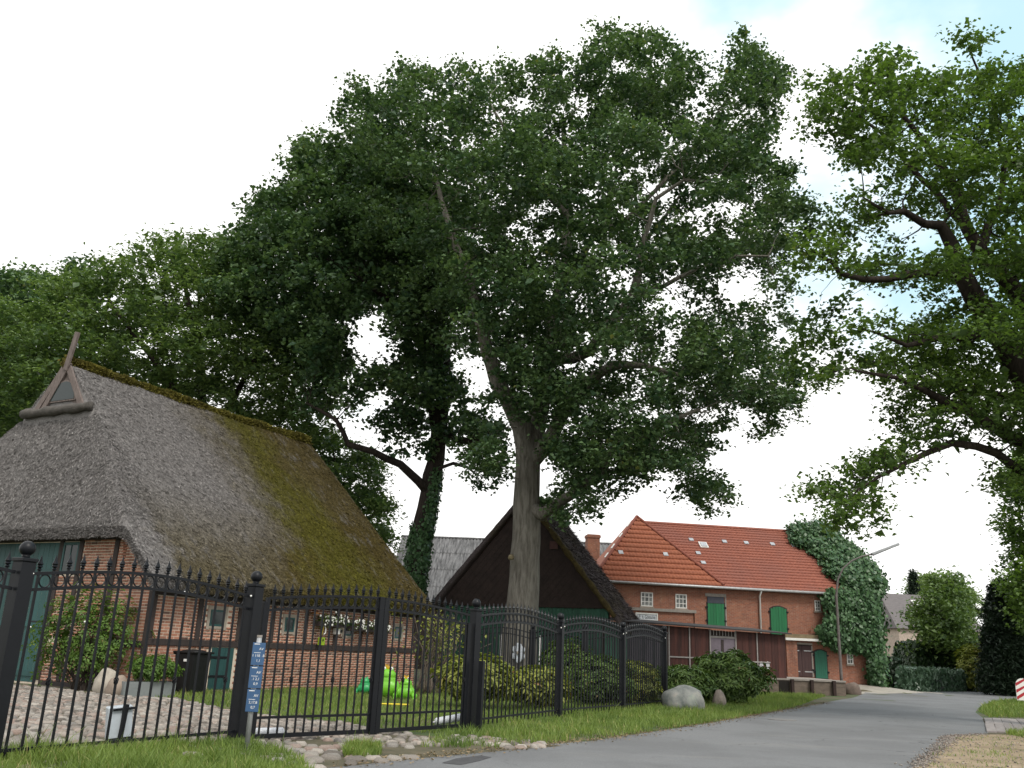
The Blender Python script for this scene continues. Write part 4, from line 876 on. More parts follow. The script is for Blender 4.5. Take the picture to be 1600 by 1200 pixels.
MB().bx((cx0 + .2, .3, 0), (cx1 - .2, 6, cz0)).build('wall', TIMBER, cb)
MB().prism([(cx0 + .2, .3, cz0), (cx0 + .2, 6, cz0), (cx0 + .2, 6, cz1 - .3)], (.1, 0, 0)).build('gable_wall', TIMBER, cb)
MB().tube([(cx0, 6, cz1 + .02), (cx1, 6, cz1 + .02)], .09, 8).build('ridge_cap', ETERN, cb)

# ------------------------------------------------------------------ long red brick barn
pL = at(953, 910, 52.0); pR = at(1358, 925, 54.0)
ang = math.atan2(pR[1] - pL[1], pR[0] - pL[0]); dx = np.array([math.cos(ang), math.sin(ang)])
o0 = pL[:2] - dx * 5.5
RB = Frame(o0[0], o0[1], ang)
rb = thing('brick_barn', 'long red brick barn with red tiled roof and green loft doors', 'barn', RB.o, RB.a)
m, t, p = base_mat('red_brick_wall'); v_ = coords(t)
bt = t.nodes.new('ShaderNodeTexBrick'); bt.inputs['Scale'].default_value = 1; bt.inputs['Brick Width'].default_value = .25; bt.inputs['Row Height'].default_value = .077; bt.inputs['Mortar Size'].default_value = .008
bt.inputs['Color1'].default_value = (.31, .108, .06, 1); bt.inputs['Color2'].default_value = (.22, .075, .046, 1); bt.inputs['Mortar'].default_value = (.27, .2, .15, 1); bt.inputs['Bias'].default_value = .1
sx = t.nodes.new('ShaderNodeSeparateXYZ'); L(t, v_, sx.inputs[0]); cxn = t.nodes.new('ShaderNodeCombineXYZ'); L(t, math_(t, 'ADD', sx.outputs[0], sx.outputs[1]), cxn.inputs[0]); L(t, sx.outputs[2], cxn.inputs[1]); L(t, cxn.outputs[0], bt.inputs['Vector'])
n = noise(t, v_, .55, 6, .65); nb = noise(t, v_, 5, 5, .7)
c = mixc(t, maprange(t, n, .5, .72, 0, .55), bt.outputs['Color'], (.33, .17, .10)); c = mixc(t, maprange(t, nb, .52, .72, 0, .6), c, (.38, .27, .21)); c = mixc(t, maprange(t, noise(t, coords(t, (1.4, 1, .6)), 1.3, 6, .7), .52, .72, 0, .65), c, (.12, .06, .045))
L(t, c, p.inputs['Base Color']); p.inputs['Roughness'].default_value = .9; bump(t, p, bt.outputs['Fac'], .3, -.01); RBW = m
x_end, z_eave = RB.pix(1360, 925); x_end = RB.pix(1362, 1050)[0]; z_eave = RB.pix(1132, 918)[1]
BD = 10.0
MB().bx((0, 0, 0), (x_end, BD, z_eave + .05)).build('wall', RBW, rb)
# roof planes as overlapping courses of pantiles
m, t, p = base_mat('red_pantile'); v_ = coords(t); n = noise(t, v_, .5, 5); n2 = noise(t, v_, 6, 4)
c = ramp(t, n2, [(.3, (.21, .06, .036)), (.7, (.32, .105, .064))]); c = mixc(t, maprange(t, n, .4, .65, 0, .6), c, (.22, .08, .058)); L(t, c, p.inputs['Base Color']); p.inputs['Roughness'].default_value = .75; TILE = m
m, t, p = base_mat('orange_pantile'); v_ = coords(t); n = noise(t, v_, .8, 5); n2 = noise(t, v_, 6, 4)
c = ramp(t, n2, [(.3, (.24, .064, .028)), (.7, (.35, .11, .05))]); c = mixc(t, maprange(t, n, .45, .7, 0, .5), c, (.25, .082, .04)); L(t, c, p.inputs['Base Color']); p.inputs['Roughness'].default_value = .75; TILE2 = m
def pantiles(e0, e1, xL, xR, P0, P1, ncourse, mat, name, parent, dirx=(1, 0, 0)):
    """plane from eave point P0 to ridge point P1 (local yz), xL/xR: functions u->x bounds"""
    V = []; Fq = []; off = 0; P0 = np.array(P0, float); P1 = np.array(P1, float); ud = P1 - P0; nrm = np.array([-ud[1], ud[0]]); nrm /= np.linalg.norm(nrm)
    for k in range(ncourse):
        u0, u1 = k / ncourse, (k + 1) / ncourse + .012
        a, b = xL((u0 + u1) / 2), xR((u0 + u1) / 2)
        if b - a < .15: continue
        nx_ = max(3, int((b - a) / .055)); xs = np.linspace(a, b, nx_); wv = .013 * np.sin(xs / .22 * 2 * PI)
        lo = P0 + ud * u0; hi = P0 + ud * min(u1, 1.0)
        r0 = np.stack([xs, lo[0] + nrm[0] * (wv + .085), lo[1] + nrm[1] * (wv + .085)], -1)
        r1 = np.stack([xs, hi[0] + nrm[0] * (wv + .0), hi[1] + nrm[1] * (wv + .0)], -1)
        rb_ = np.stack([xs, lo[0] + nrm[0] * (wv - .02), lo[1] + nrm[1] * (wv - .02)], -1)
        V.append(np.concatenate([rb_, r0, r1])); i = np.arange(nx_ - 1) + off
        Fq.append(np.concatenate([np.stack([i, i + 1, i + 1 + nx_, i + nx_], -1), np.stack([i + nx_, i + 1 + nx_, i + 1 + 2 * nx_, i + 2 * nx_], -1)])); off += 3 * nx_
    o = mesh_np(name, np.concatenate(V), np.concatenate(Fq), mat, parent); o['kind'] = 'stuff'; return o
RY = 5.0; xrr, zrr = RB.pix(1250, 832, RY); 
PE = (-.35, z_eave - .0); 
hipR = lambda u: x_end + .3 - (x_end + .3 - xrr) * u
xw_ = RB.pix(995, 808, RY)[0]
roofo = MB().prism([(xw_, 0, z_eave), (x_end, 0, z_eave), (xrr, RY, zrr - .12), (xw_, RY, zrr - .12)], (0, 0, -.05)).build('roof', RBW, rb)
pantiles(0, 1, lambda u: RB.pix(995, 808, RY)[0], hipR, PE, (RY, zrr), 22, TILE, 'roof_tiles', rb)
MB().add([(xw_, BD + .3, z_eave), (x_end + .3, BD + .3, z_eave), (xrr, RY, zrr), (xw_, RY, zrr)], [(0, 1, 2, 3)]).build('roof', TILE, rb)
MB().add([(x_end + .3, -.35, z_eave), (x_end + .3, BD + .3, z_eave), (xrr, RY, zrr)], [(0, 1, 2)]).build('roof', TILE, rb)
MB().tube([(xw_, RY, zrr + .03), (xrr, RY, zrr + .03)], .11, 8).build('ridge', TILE, rb)
# cross wing with hipped front
ya = 4.4; xw, zw = RB.pix(995, 808, ya); xwr = RB.pix(1131, 914, -.36)[0]; xwl = xw - (xwr - xw) * 1.02
pantiles(0, 1, lambda u: xwl + (xw - xwl) * u, lambda u: xwr + (xw - xwr) * u, (-.38, z_eave + .02), (ya, zw), 14, TILE2, 'roof_tiles', rb)
MB().add([(xw, ya, zw - .03), (xwr, -.36, z_eave), (xwr, 4.6, z_eave), (xw, 5.6, zw - .03)], [(0, 1, 2, 3)]).build('roof', TILE, rb)
MB().add([(xw, ya, zw - .03), (xwl, -.36, z_eave), (xwl, 4.6, z_eave), (xw, 5.6, zw - .03)], [(0, 1, 2, 3)]).build('roof', TILE2, rb)
MB().add([(xwl, 4.6, z_eave), (xwr, 4.6, z_eave), (xw, 5.6, zw - .03)], [(0, 1, 2)]).build('roof', TILE, rb)
HIPT = simple('dark_hip_tile', (.25, .07, .04), (.15, .05, .035), rough=.8)
for xx in (xwr, xwl): MB().tube([(xw, ya, zw + .05), (xx, -.36, z_eave + .1)], .09, 8).build('hip', HIPT, rb)
fl = RB.pix(936, 858, 3); 
for u in (.12, .3, .48, .62): 
    a = np.array([xw, ya, zw]) * (1 - u) + np.array([xwl, -.36, z_eave]) * u; b = np.array([xw, ya, zw]) * (1 - u - .08) + np.array([xwl, -.36, z_eave]) * (u + .08)
    a = a + [-.12, .1, .1]; b2x = a + (np.array([xwl, -.36, z_eave]) - np.array([xw, ya, zw])) * .07; MB().beam(a, b2x, .1, .03).build('flashing', WHITEP, rb)
# vents (glass tiles), skylight
GTILE = simple('glass_tile', (.45, .46, .48), (.3, .31, .33), rough=.25, bmp=0)
def roof_pt(px, py):
    # intersection with the main roof plane in local coordinates
    n_ = np.array([0, -(zrr - PE[1]), RY - PE[0]]); nw = RB.y * n_[1] + np.array([0, 0, n_[2]]); p0 = RB.world((0, PE[0], PE[1] + .1)); r = ray(px, py); return RB.loc(C0 + r * (((p0 - C0) @ nw) / (r @ nw)))
def wing_pt(px, py):
    n_ = np.array([0, -(zw - z_eave), ya + .38]); nw = RB.y * n_[1] + np.array([0, 0, n_[2]]); p0 = RB.world((0, -.38, z_eave + .1)); r = ray(px, py); return RB.loc(C0 + r * (((p0 - C0) @ nw) / (r @ nw)))
tiltM = Matrix.Rotation(math.atan2(zrr - PE[1], RY - PE[0]), 3, 'X'); tiltW = Matrix.Rotation(math.atan2(zw - z_eave, ya + .38), 3, 'X')
for px, py in ((1080, 843), (1132, 846), (1166, 848), (1207, 850), (1240, 852), (1091, 864), (1099, 879)): MB().box(roof_pt(px, py), (.28, .3, .06), m=tiltM).build('glass_tile', GTILE, rb)
for px, py in ((970, 863), (1040, 866)): MB().box(wing_pt(px, py), (.28, .32, .06), m=tiltW).build('glass_tile', GTILE, rb)
q = roof_pt(1099, 852); sk = MB().box(q, (.52, .62, .12), m=tiltM).build('skylight', WHITEP, rb); MB().box(q + np.array([0, -.05, .05]), (.38, .46, .06), m=tiltM).build('pane', GTILE, sk)
# chimney
cxm, czm = RB.pix(926, 836, 9.4); MB().bx((cxm - .42, 9, z_eave - 1), (cxm + .42, 9.8, czm)).build('chimney', RBW, rb)
MB().bx((cxm - .47, 8.95, czm - .22), (cxm + .47, 9.85, czm - .05)).build('chimney_band', RBW, rb)
# gutter and downpipes
ZINC = simple('zinc', (.5, .5, .5), (.36, .36, .37), rough=.45, metal=.3, bmp=.05)
MB().tube([(2.5, -.42, z_eave - .03), (RB.pix(1283, 928)[0], -.42, z_eave - .06)], .075, 8).build('gutter', ZINC, rb, smooth=True)
xd, _ = RB.pix(1186, 940); MB().tube([(xd, -.40, z_eave - .1), (xd, -.12, z_eave - .4), (xd, -.1, 1.5)], .055, 8).build('downpipe', WHITEP, rb, smooth=True)
# windows and doors of the facade
def lattice(px0, py0, px1, py1, nxp, nyp, name='window'):
    x0, z1 = RB.pix(px0, py0); x1, z0 = RB.pix(px1, py1)
    fr = MB(); t_ = .055
    for a, b in (((x0, z0), (x1, z0 + t_)), ((x0, z1 - t_), (x1, z1)), ((x0, z0 + t_), (x0 + t_, z1 - t_)), ((x1 - t_, z0 + t_), (x1, z1 - t_))): fr.bx((a[0], -.05, a[1]), (b[0], .02, b[1]))
    f_ = fr.build(name, WHITEP, rb); MB().bx((x0 + t_, -.02, z0 + t_), (x1 - t_, -.004, z1 - t_)).build('pane', GLASS2, f_)
    for i in range(1, nxp): xx = x0 + (x1 - x0) * i / nxp; MB().bx((xx - .018, -.04, z0 + t_), (xx + .018, -.022, z1 - t_)).build('glazing_bar', WHITEP, f_)
    for i in range(1, nyp): zz = z0 + (z1 - z0) * i / nyp; MB().bx((x0 + t_, -.043, zz - .018), (x1 - t_, -.0425 + .02, zz + .018)).build('glazing_bar', WHITEP, f_)
    MB().bx((x0 - .06, -.07, z0 - .09), (x1 + .06, .02, z0 - .004)).build('sill', SURR, f_)
m, t, p = base_mat('dusty_glass'); n = noise(t, coords(t), 2.5, 3); L(t, ramp(t, n, [(.4, (.03, .035, .03)), (.6, (.2, .21, .2))]), p.inputs['Base Color']); p.inputs['Roughness'].default_value = .15; GLASS2 = m
lattice(1001, 925, 1020, 948, 3, 3); lattice(1055, 928, 1073, 951, 3, 3); lattice(1272, 938, 1282, 955, 2, 3); lattice(1322, 1015, 1333, 1038, 2, 3)
def arched(x0, x1, z0, z1, rise, y, th, n=9):
    top = [(x0 + (x1 - x0) * i / (n - 1), y, z1 - rise + rise * (1 - (2 * i / (n - 1) - 1) ** 2)) for i in range(n)]
    return MB().prism([(x0, y, z0)] + top + [(x1, y, z0)], (0, th, 0))
LINTEL = simple('grey_lintel', (.32, .29, .26), (.22, .2, .18), rough=.9)
def door(px0, py0, px1, py1, mat, rise=0, name='door', leafs=2):
    x0, z1 = RB.pix(px0, py0); x1, z0 = RB.pix(px1, py1)
    d_ = arched(x0 - .06, x1 + .06, z0, z1 + .05, rise, -.012, .03).build(name, TIMBER, rb)
    n_ = 6
    for i in range(n_):
        a = x0 + (x1 - x0) * i / n_; b = x0 + (x1 - x0) * (i + 1) / n_; g_ = .012 if i % (n_ // leafs) == 0 else .003
        mid = ((i + .5) / n_ * 2 - 1); zt = z1 - rise + rise * (1 - mid * mid) - .02
        MB().bx((a + g_, -.05, z0 + .02), (b - .003, -.014, zt)).build('plank', mat, d_)
    for zz in (z0 + (z1 - z0) * .2, z0 + (z1 - z0) * .78):
        MB().bx((x1 - .02, -.06, zz), (x1 + .12, -.02, zz + .09)).build('hinge', BLACK, d_)
        MB().bx((x0 - .12, -.06, zz), (x0 + .02, -.02, zz + .09)).build('hinge', BLACK, d_)
    return d_, x0, x1, z0, z1
d1, x0, x1, z0, z1 = door(1105, 942, 1132, 979, GREENB); zt = RB.pix(1105, 932)[1]
MB().bx((x0, -.045, z1), (x1, -.013, zt)).build('fanlight', simple('blue_grey_board', (.05, .055, .075), rough=.6), d1)
MB().bx((x0 - .12, -.04, zt + .01), (x1 + .14, .01, zt + .18)).build('lintel', LINTEL, d1); MB().bx((x1 + .07, -.03, z0), (x1 + .14, .01, zt)).build('frame', LINTEL, d1)
door(1203, 947, 1230, 993, GREENB, rise=.16)
BROWNP = simple('brown_paint', (.07, .034, .033), (.045, .024, .024), rough=.65, s=3, stretch=(3, 3, .5))
d3, x0, x1, z0, z1 = door(1236, 1008, 1269, 1058, BROWNP); MB().bx((x0 - .1, -.05, z1 + .06), (x1 + .1, .01, z1 + .16)).build('lintel', LINTEL, d3)
for s_ in (x0 - .1, x1 + .02): MB().bx((s_, -.03, z0), (s_ + .08, .012, z1)).build('frame', LINTEL, d3)
for zz in (.82, .15):
    MB().bx((x0, -.075, z0 + (z1 - z0) * zz), (x0 + .45, -.052, z0 + (z1 - z0) * zz + .05)).build('strap', ZINC, d3); MB().bx((x1 - .45, -.075, z0 + (z1 - z0) * zz), (x1, -.052, z0 + (z1 - z0) * zz + .05)).build('strap', ZINC, d3)
door(1272, 1015, 1293, 1061, simple('teal_paint', (.018, .13, .08), (.014, .1, .062), rough=.6, stretch=(3, 3, .5)), rise=.13, leafs=1)
# brick string course and lower projecting porch edge
xs0, zs0 = RB.pix(985, 950); xs1, zs1 = RB.pix(1087, 956); MB().bx((xs0, -.12, zs1 - .08), (xs1, -.004, zs1 + .08)).build('string_course', LINTEL, rb); MB().bx((xs1 - .1, -.1, zs1 - 1.6), (xs1, -.003, zs1 - .08)).build('pilaster', RBW, rb)
xc0, zc0 = RB.pix(1222, 998); xc1 = RB.pix(1290, 1002)[0]; MB().bx((xc0, -.5, zc0 - .07), (xc1, -.005, zc0 + .06)).build('canopy', WHITEP, rb); MB().bx((xc0, -.45, zc0 + .062), (xc1, -.004, zc0 + .28)).build('canopy_top', simple('tan_board', (.22, .17, .1), rough=.9), rb)
MB().bx((xc0 + .1, -.3, .4), (xc0 + .75, -.02, zc0 - .08)).build('pier', RBW, rb)
xg = RB.pix(1300, 1066)[0]; MB().bx((xg, -.06, .0), (x_end + .06, .02, .36)).build('plinth', simple('grey_plinth', (.25, .24, .22), rough=.95), rb)
# signboard on the barn wall
sx0, sz1 = RB.pix(992, 957); sx1, sz0 = RB.pix(1027, 971)
sg = thing('signboard', 'small white framed signboard with black lettering on the brick barn', 'sign', RB.world((sx0, -.1, sz0)), RB.a)
w_, h_ = sx1 - sx0, sz1 - sz0
MB().bx((0, 0, 0), (w_, .03, h_)).build('board', simple('pale_board', (.62, .66, .7), (.55, .58, .62), rough=.5, bmp=.03), sg)
fr = MB(); e = .07
for a, b in (((0, 0), (w_, e)), ((0, h_ - e), (w_, h_)), ((0, e), (e, h_ - e)), ((w_ - e, e), (w_, h_ - e))): fr.bx((a[0], -.04, a[1]), (b[0], -.001, b[1]))
fr.build('frame', WHITEP, sg)
INK = simple('black_ink', (.015, .015, .017), rough=.7, bmp=0); WINK = simple('white_ink', (.8, .8, .8), (.75, .75, .75), rough=.6, bmp=0)
def text(body, size, mat, parent, loc, rot, name='lettering', sx=1.0, align='CENTER'):
    cu = bpy.data.curves.new(name, 'FONT'); cu.body = body; cu.size = size; cu.align_x = align; cu.align_y = 'CENTER'; cu.extrude = .001
    tmp = bpy.data.objects.new(name, cu); COL.objects.link(tmp); bpy.context.view_layer.update()
    me = bpy.data.meshes.new_from_object(tmp.evaluated_get(bpy.context.evaluated_depsgraph_get())); bpy.data.objects.remove(tmp)
    me.materials.clear(); me.materials.append(mat); o = bpy.data.objects.new(name, me); o.location = loc; o.rotation_euler = rot; o.scale = (sx, 1, 1); link(o, parent); return o
text('E. h. Göttsche', .30, INK, sg, (w_ * .53, -.006, h_ * .46), (PI / 2, 0, 0), sx=.52 * w_ / 1.25)

# ------------------------------------------------------------------ rusty shed and loading dock
s0 = at(945, 968, 41.5); s1 = at(1227, 990, 46.0); sa = math.atan2(s1[1] - s0[1], s1[0] - s0[0]); SF = Frame(s0[0], s0[1], sa); SL = float(np.linalg.norm((s1 - s0)[:2]))
shed = thing('lean_to_shed', 'long rust brown boarded lean-to shed in front of the brick barn', 'shed', SF.o, SF.a)
RUST = simple('rust_brown_boards', (.082, .027, .02), (.036, .014, .012), rough=.8, s=2, stretch=(3, 3, .35), bmp=.25, obj_rand=.3)
zt0, zt1 = s0[2], s1[2]; ztop = lambda x: zt0 + (zt1 - zt0) * x / SL
TRIM = simple('grey_batten', (.33, .31, .3), (.22, .2, .19), rough=.8)
xd0 = SF.pix(1109, 985)[0]; xd1 = SF.pix(1149, 985)[0]; xgr = SF.pix(1012, 985)[0]; zb = .62
MB().prism([(0, .06, .05), (SL, .06, .05), (SL, .06, zt1 - .1), (0, .06, zt0 - .1)], (0, 2.2, 0)).build('wall', DARKGABLE, shed)
GREYB = simple('purple_grey_boards', (.07, .06, .075), (.045, .04, .05), rough=.8, stretch=(3, 3, .4), obj_rand=.2)
x = 0.
while x < SL - .02:
    w = min(.2, SL - x)
    if not (xd0 - .05 < x + w / 2 < xd1 + .05): MB().bx((x, .025 - .01 * RNG.random(), zb - .35), (x + w - .008, .055, ztop(x + w) - .06)).build('board', GW if x < xgr - 1.2 else GREYB if x < xgr + 1.0 else RUST, shed)
    x += w
for px in (1045, 1077, 1109, 1149, 1182): xx = SF.pix(px, 985)[0]; MB().bx((xx - .03, -.02, zb - .3), (xx + .03, .012, ztop(xx) - .05)).build('batten', TRIM, shed)
for a, b in ((1046, 1108), (1150, 1203)):
    xa_, za_ = SF.pix(a, 1026 if a < 1100 else 1033); xb_ = SF.pix(b, 1030)[0]; MB().bx((xa_, -.03, za_ - .03), (xb_, .011, za_ + .03)).build('batten', TRIM, shed)
dd = MB().bx((xd0 + .03, .03, zb - .2), (xd1 - .03, .05, ztop(xd1) - .35)).build('double_door', simple('mauve_grey_paint', (.17, .14, .17), (.12, .1, .12), rough=.7), shed)
xm = (xd0 + xd1) / 2; MB().bx((xm - .1, .012, .9), (xm + .06, .028, ztop(xd1) - .5)).build('gap_strip', TIMBER, dd)
for i in range(9): xx = xd0 + .05 + (xd1 - xd0 - .1) * i / 8; MB().bx((xx - .015, .0, ztop(xx) - .33), (xx + .015, .03, ztop(xx) - .1)).build('slat', TRIM, dd)
MB().bx((xd0 + .03, .0, ztop(xd0) - .45), (xd1 - .03, .028, ztop(xd0) - .36)).build('rail', TRIM, dd)
PATCH = simple('chalky_patch', (.5, .5, .52), (.38, .38, .4), rough=.9)
for px in (1190, 1200): xx, zz = SF.pix(px, 1042); MB().lathe([(.02, -.28), (.1, -.2), (.12, 0), (.1, .2), (.03, .24)], n=8); MB().sphere((0, 0, 0), .2, 10, 8, (.65, .06, 1.3)).build('peeled_patch', PATCH, shed, smooth=True, loc=(xx, .012, zz))
MB().prism([(-.3, -.35, zt0 - .04), (SL + .1, -.35, zt1 - .04), (SL + .1, -.35, zt1 + .02), (-.3, -.35, zt0 + .02)], (0, 2.8, .25)).build('roof', simple('dark_felt', (.05, .045, .045), rough=.9), shed)
# dock
k0 = at(1186, 1085, 45.5); k1 = at(1322, 1084, 45.5); ktop = at(1240, 1060.5, 45.5)[2]; gd = -.12
DOCKM = simple('worn_brick_concrete', (.19, .15, .12), (.10, .08, .065), rough=.95, s=2.5, stretch=(1, 1, 3), bmp=.5, dist=.02)
dk = thing('loading_dock', 'low weathered loading dock in front of the brown barn door', 'loading dock', (k0[0], 45.5, gd))
kw = k1[0] - k0[0]; kh = ktop - gd
MB().bx((0, 0, 0), (kw, 5.6, kh - .08)).build('base', DOCKM, dk); MB().bx((-.03, -.05, kh - .078), (kw + .03, 5.6, kh)).build('platform', LINTEL, dk)
RUSTP = simple('rusty_post', (.04, .022, .018), (.022, .014, .012), rough=.8)
for px in (1238, 1268.5, 1303): xx = at(px, 1070, 45.4)[0] - k0[0]; MB().bx((xx - .07, -.2, 0), (xx + .07, -.055, kh - .02)).build('bumper_post', RUSTP, dk)
xx = at(1228, 1075, 45.4)[0] - k0[0]; MB().bx((xx - .3, -.03, .02), (xx + .2, -.001, kh - .12)).build('recess_shade_plate', simple('recess_shade', (.02, .017, .015), rough=1), dk)  # near-black plate on the dock front, painting the shade of a recess
# plinth wall under the shed, left of the dock
pl0 = at(1040, 1078, 43.4); 
bw_ = thing('plinth_wall', 'low brown brick plinth wall under the rusty shed', 'wall', (SF.o[0], SF.o[1], 0), SF.a); MB().bx((xgr, .0, 0), (SL - .3, .3, zb - .36)).build('brickwork', DOCKM, bw_)

# ------------------------------------------------------------------ ivy on the barn end
r = np.random.default_rng(77); IP = []; IN = []
n_ = 34000
# right hip plane and front roof strip
e0 = np.array([x_end + .3, -.35, z_eave]); e1 = np.array([x_end + .3, BD + .3, z_eave]); ap = np.array([xrr, RY, zrr])
u = r.random(n_); w = r.random(n_); sw = np.sqrt(u); pts = (1 - sw)[:, None] * ap + (sw * (1 - w))[:, None] * e0 + (sw * w)[:, None] * e1
nh = np.cross(e1 - e0, ap - e0); nh /= np.linalg.norm(nh); nh *= np.sign(nh[2]); IP.append(pts + nh * (.3 + .4 * vnoise(pts[:, 1], pts[:, 2], 1.2, 3) + 1.1 * np.sin(PI * np.clip(sw, 0, 1)) ** .8)[:, None]); IN.append(np.repeat(nh[None], n_, 0))
n_ = 9000; u = r.random(n_); nf = np.array([0, -(zrr - PE[1]), RY - PE[0]]); nf /= np.linalg.norm(nf)
back = r.random(n_) * (.5 + 1.5 * vnoise(u * 9, u * 3, 1., 5)) ; pts = np.stack([hipR(u) - back, PE[0] + (RY - PE[0]) * u, PE[1] + (zrr - PE[1]) * u], -1)
IP.append(pts + nf * (.2 + .15 * r.random(n_))[:, None]); IN.append(np.repeat(nf[None], n_, 0))
n_ = 9000; u = r.random(n_); bl = .35 + 1.1 * np.sin(PI * np.clip(1 - u, .02, 1)) ** .8; hgt = r.random(n_) * bl
pts = e0 + (ap - e0) * u[:, None] + nh * hgt[:, None] + np.array([0, -1, 0]) * (.25 * r.random(n_) + .25 * vnoise(u * 14, hgt * 2, 1., 9))[:, None]; IP.append(pts); IN.append(np.repeat(np.array([[.1, -1., .55]]), n_, 0))
# ridge tuft
n_ = 3500; c = np.array([xrr + 1.0, RY, zrr - .35]); g = r.normal(0, 1, (n_, 3)); g /= np.linalg.norm(g, axis=1)[:, None]; IP.append(c + g * [1.7, 1.4, 1.0] * (.8 + .3 * r.random(n_))[:, None]); IN.append(g)
# front wall
wp = [RB.pix(*q) for q in ((1288, 922), (1283, 940), (1296, 955), (1284, 975), (1274, 985), (1282, 1000), (1300, 1012), (1330, 1014), (1352, 1020), (1356, 1066), (1372, 1066), (1372, 922))]
n_ = 60000; x = r.uniform(min(q[0] for q in wp), x_end + .3, n_); z = r.uniform(0, z_eave, n_); ok = inpoly(x, z, wp); x, z = x[ok][:24000], z[ok][:24000]
pts = np.stack([x, -.15 - .45 * vnoise(x, z, .9, 6) - .25 * vnoise(x, z, .35, 7), z], -1); IP.append(pts); IN.append(np.repeat(np.array([[0, -1, .35]]), len(x), 0))
# end wall
n_ = 15000; y = r.uniform(-.3, BD, n_); z = r.uniform(0, z_eave, n_); pts = np.stack([x_end + .2 + .6 * vnoise(y, z, 1.1, 8), y, z], -1); IP.append(pts); IN.append(np.repeat(np.array([[1., -.1, .3]]), n_, 0))
IP = np.concatenate(IP); IN = np.concatenate(IN)
so_ = r.random(len(IP)) < .10 + .25 * (vnoise(IP[:, 0] + IP[:, 1], IP[:, 2], .8, 21) > .72); IP = IP + IN * (so_ * r.uniform(.1, .55, len(IP)))[:, None]
v, f, t_ = ivy_leaves(IP, IN, .22, 9, jit=.14)
ib = thing('ivy', 'thick green ivy swallowing the right end of the brick barn', 'ivy', RB.o, RB.a); mesh_np('foliage', v, f, IVYL, ib, t_)

# ------------------------------------------------------------------ iron fence
PT = [np.array(q) for q in ((-5.28, 10.07), (-3.61, 13.38), (-.49, 17.21), (1.35, 21.3), (3.23, 24.69), (4.88, 27.77))]
BARM = {}
def bar_mesh(h, w=.018):
    k_ = (round(h, 2), w)
    if k_ not in BARM: o = MB().bx((-w / 2, -w / 2, 0), (w / 2, w / 2, k_[0])).build('tmp', BLACK); BARM[k_] = o.data; bpy.data.objects.remove(o)
    return BARM[k_]
o = MB().lathe([(.012, 0), (.03, .012), (.014, .03), (.036, .045), (.024, .06), (.036, .075), (.018, .11), (.003, .172)], n=6).build('tmp', BLACK, smooth=False); FIN = o.data; bpy.data.objects.remove(o)
o = MB().torus((0, 0, 0), .07, .009, 20, 5).build('tmp', BLACK, smooth=True); RING = o.data; bpy.data.objects.remove(o)
kn = MB()
for j in range(4):
    kn.tube([(.028 * math.sin(PI * i / 8) * math.cos(j * PI / 2 + i * .45), .028 * math.sin(PI * i / 8) * math.sin(j * PI / 2 + i * .45), -.055 + .11 * i / 8) for i in range(9)], .006, 5)
o = kn.build('tmp', BLACK, smooth=True); KNOT = o.data; bpy.data.objects.remove(o)
def post_at(parent, p, rz, h=2.14, w=.16, cap=True):
    po = MB().bx((-w / 2, -w / 2, -.1), (w / 2, w / 2, h - .04)).build('post', BLACK, parent, bevel=.006, loc=(p[0], p[1], 0), rz=rz)
    if cap:
        MB().bx((-w / 2 - .012, -w / 2 - .012, h - .039), (w / 2 + .012, w / 2 + .012, h)).build('post_cap', BLACK, po, bevel=.005)
        MB().lathe([(.04, h), (.045, h + .03)] + [(.085 * math.sin(q), h + .105 - .085 * math.cos(q)) for q in np.linspace(.5, PI, 12)], n=18).build('ball_finial', BLACK, po, smooth=True)
    return po
def panel(parent, p0, p1, topz, n, zlow=.17, rings=True, fin=True, barw=.023, knots=(), lift=.06, low2=None, gapband=.155, subname='picket', third=False):
    """iron railing between two points; topz(u) is the height of the upper rail"""
    p0 = np.array(p0); p1 = np.array(p1); d = p1 - p0; ln = np.linalg.norm(d); rz = math.atan2(d[1], d[0]); us = np.linspace(0, 1, 25)
    for dz, nm, r_ in ((0, 'top_rail', .02), (-gapband - .02, 'middle_rail', .02)):
        mb = MB()
        for a, b in zip(us[:-1], us[1:]): mb.beam((*(p0 + d * a), topz(a) + dz), (*(p0 + d * b), topz(b) + dz), .03, .034)
        mb.build(nm, BLACK, parent)
    MB().beam((*p0, zlow), (*p1, zlow), .03, .036).build('bottom_rail', BLACK, parent)
    if low2: MB().beam((*p0, low2), (*p1, low2), .03, .06).build('bottom_rail', BLACK, parent)
    for i in range(n):
        u = (i + .5) / n; q = p0 + d * u; h = topz(u) + .03 - lift
        o = bpy.data.objects.new(subname, bar_mesh(h, barw)); o.location = (q[0], q[1], lift); o.rotation_euler = (0, 0, rz); link(o, parent)
        if fin: f_ = bpy.data.objects.new('spear_finial', FIN); f_.location = (0, 0, round(h, 2)); link(f_, o)
        if i % 5 in knots: k_ = bpy.data.objects.new('basket_twist', KNOT); k_.location = (0, 0, .86 - lift); link(k_, o)
        if rings and i < n - 1:
            u2 = (i + 1) / n; q = p0 + d * u2; s_ = ln / n / .165
            o = bpy.data.objects.new('ring', RING); o.location = (q[0], q[1], topz(u2) - gapband / 2 - .01); o.rotation_euler = (0, 0, rz); o.scale = (min(1.0, s_ * .92), 1, 1); link(o, parent)
arch = lambda u: 2.0 + .14 * math.sin(PI * u)
def dirv(a, b): d = b - a; return d / np.linalg.norm(d), math.atan2(d[1], d[0])
def bolts(parent, p, d_, zs, off=.1):
    for z in zs: MB().sphere((0, 0, 0), .016, 8, 6).build('bolt_cap', WHITEP, parent, smooth=True, loc=(p[0] + d_[0] * off + .05, p[1] + d_[1] * off - .06, z))
f1 = thing('iron_fence', 'black wrought iron fence panel left of the gate before the cobbled yard', 'fence', (*PT[0], 0))
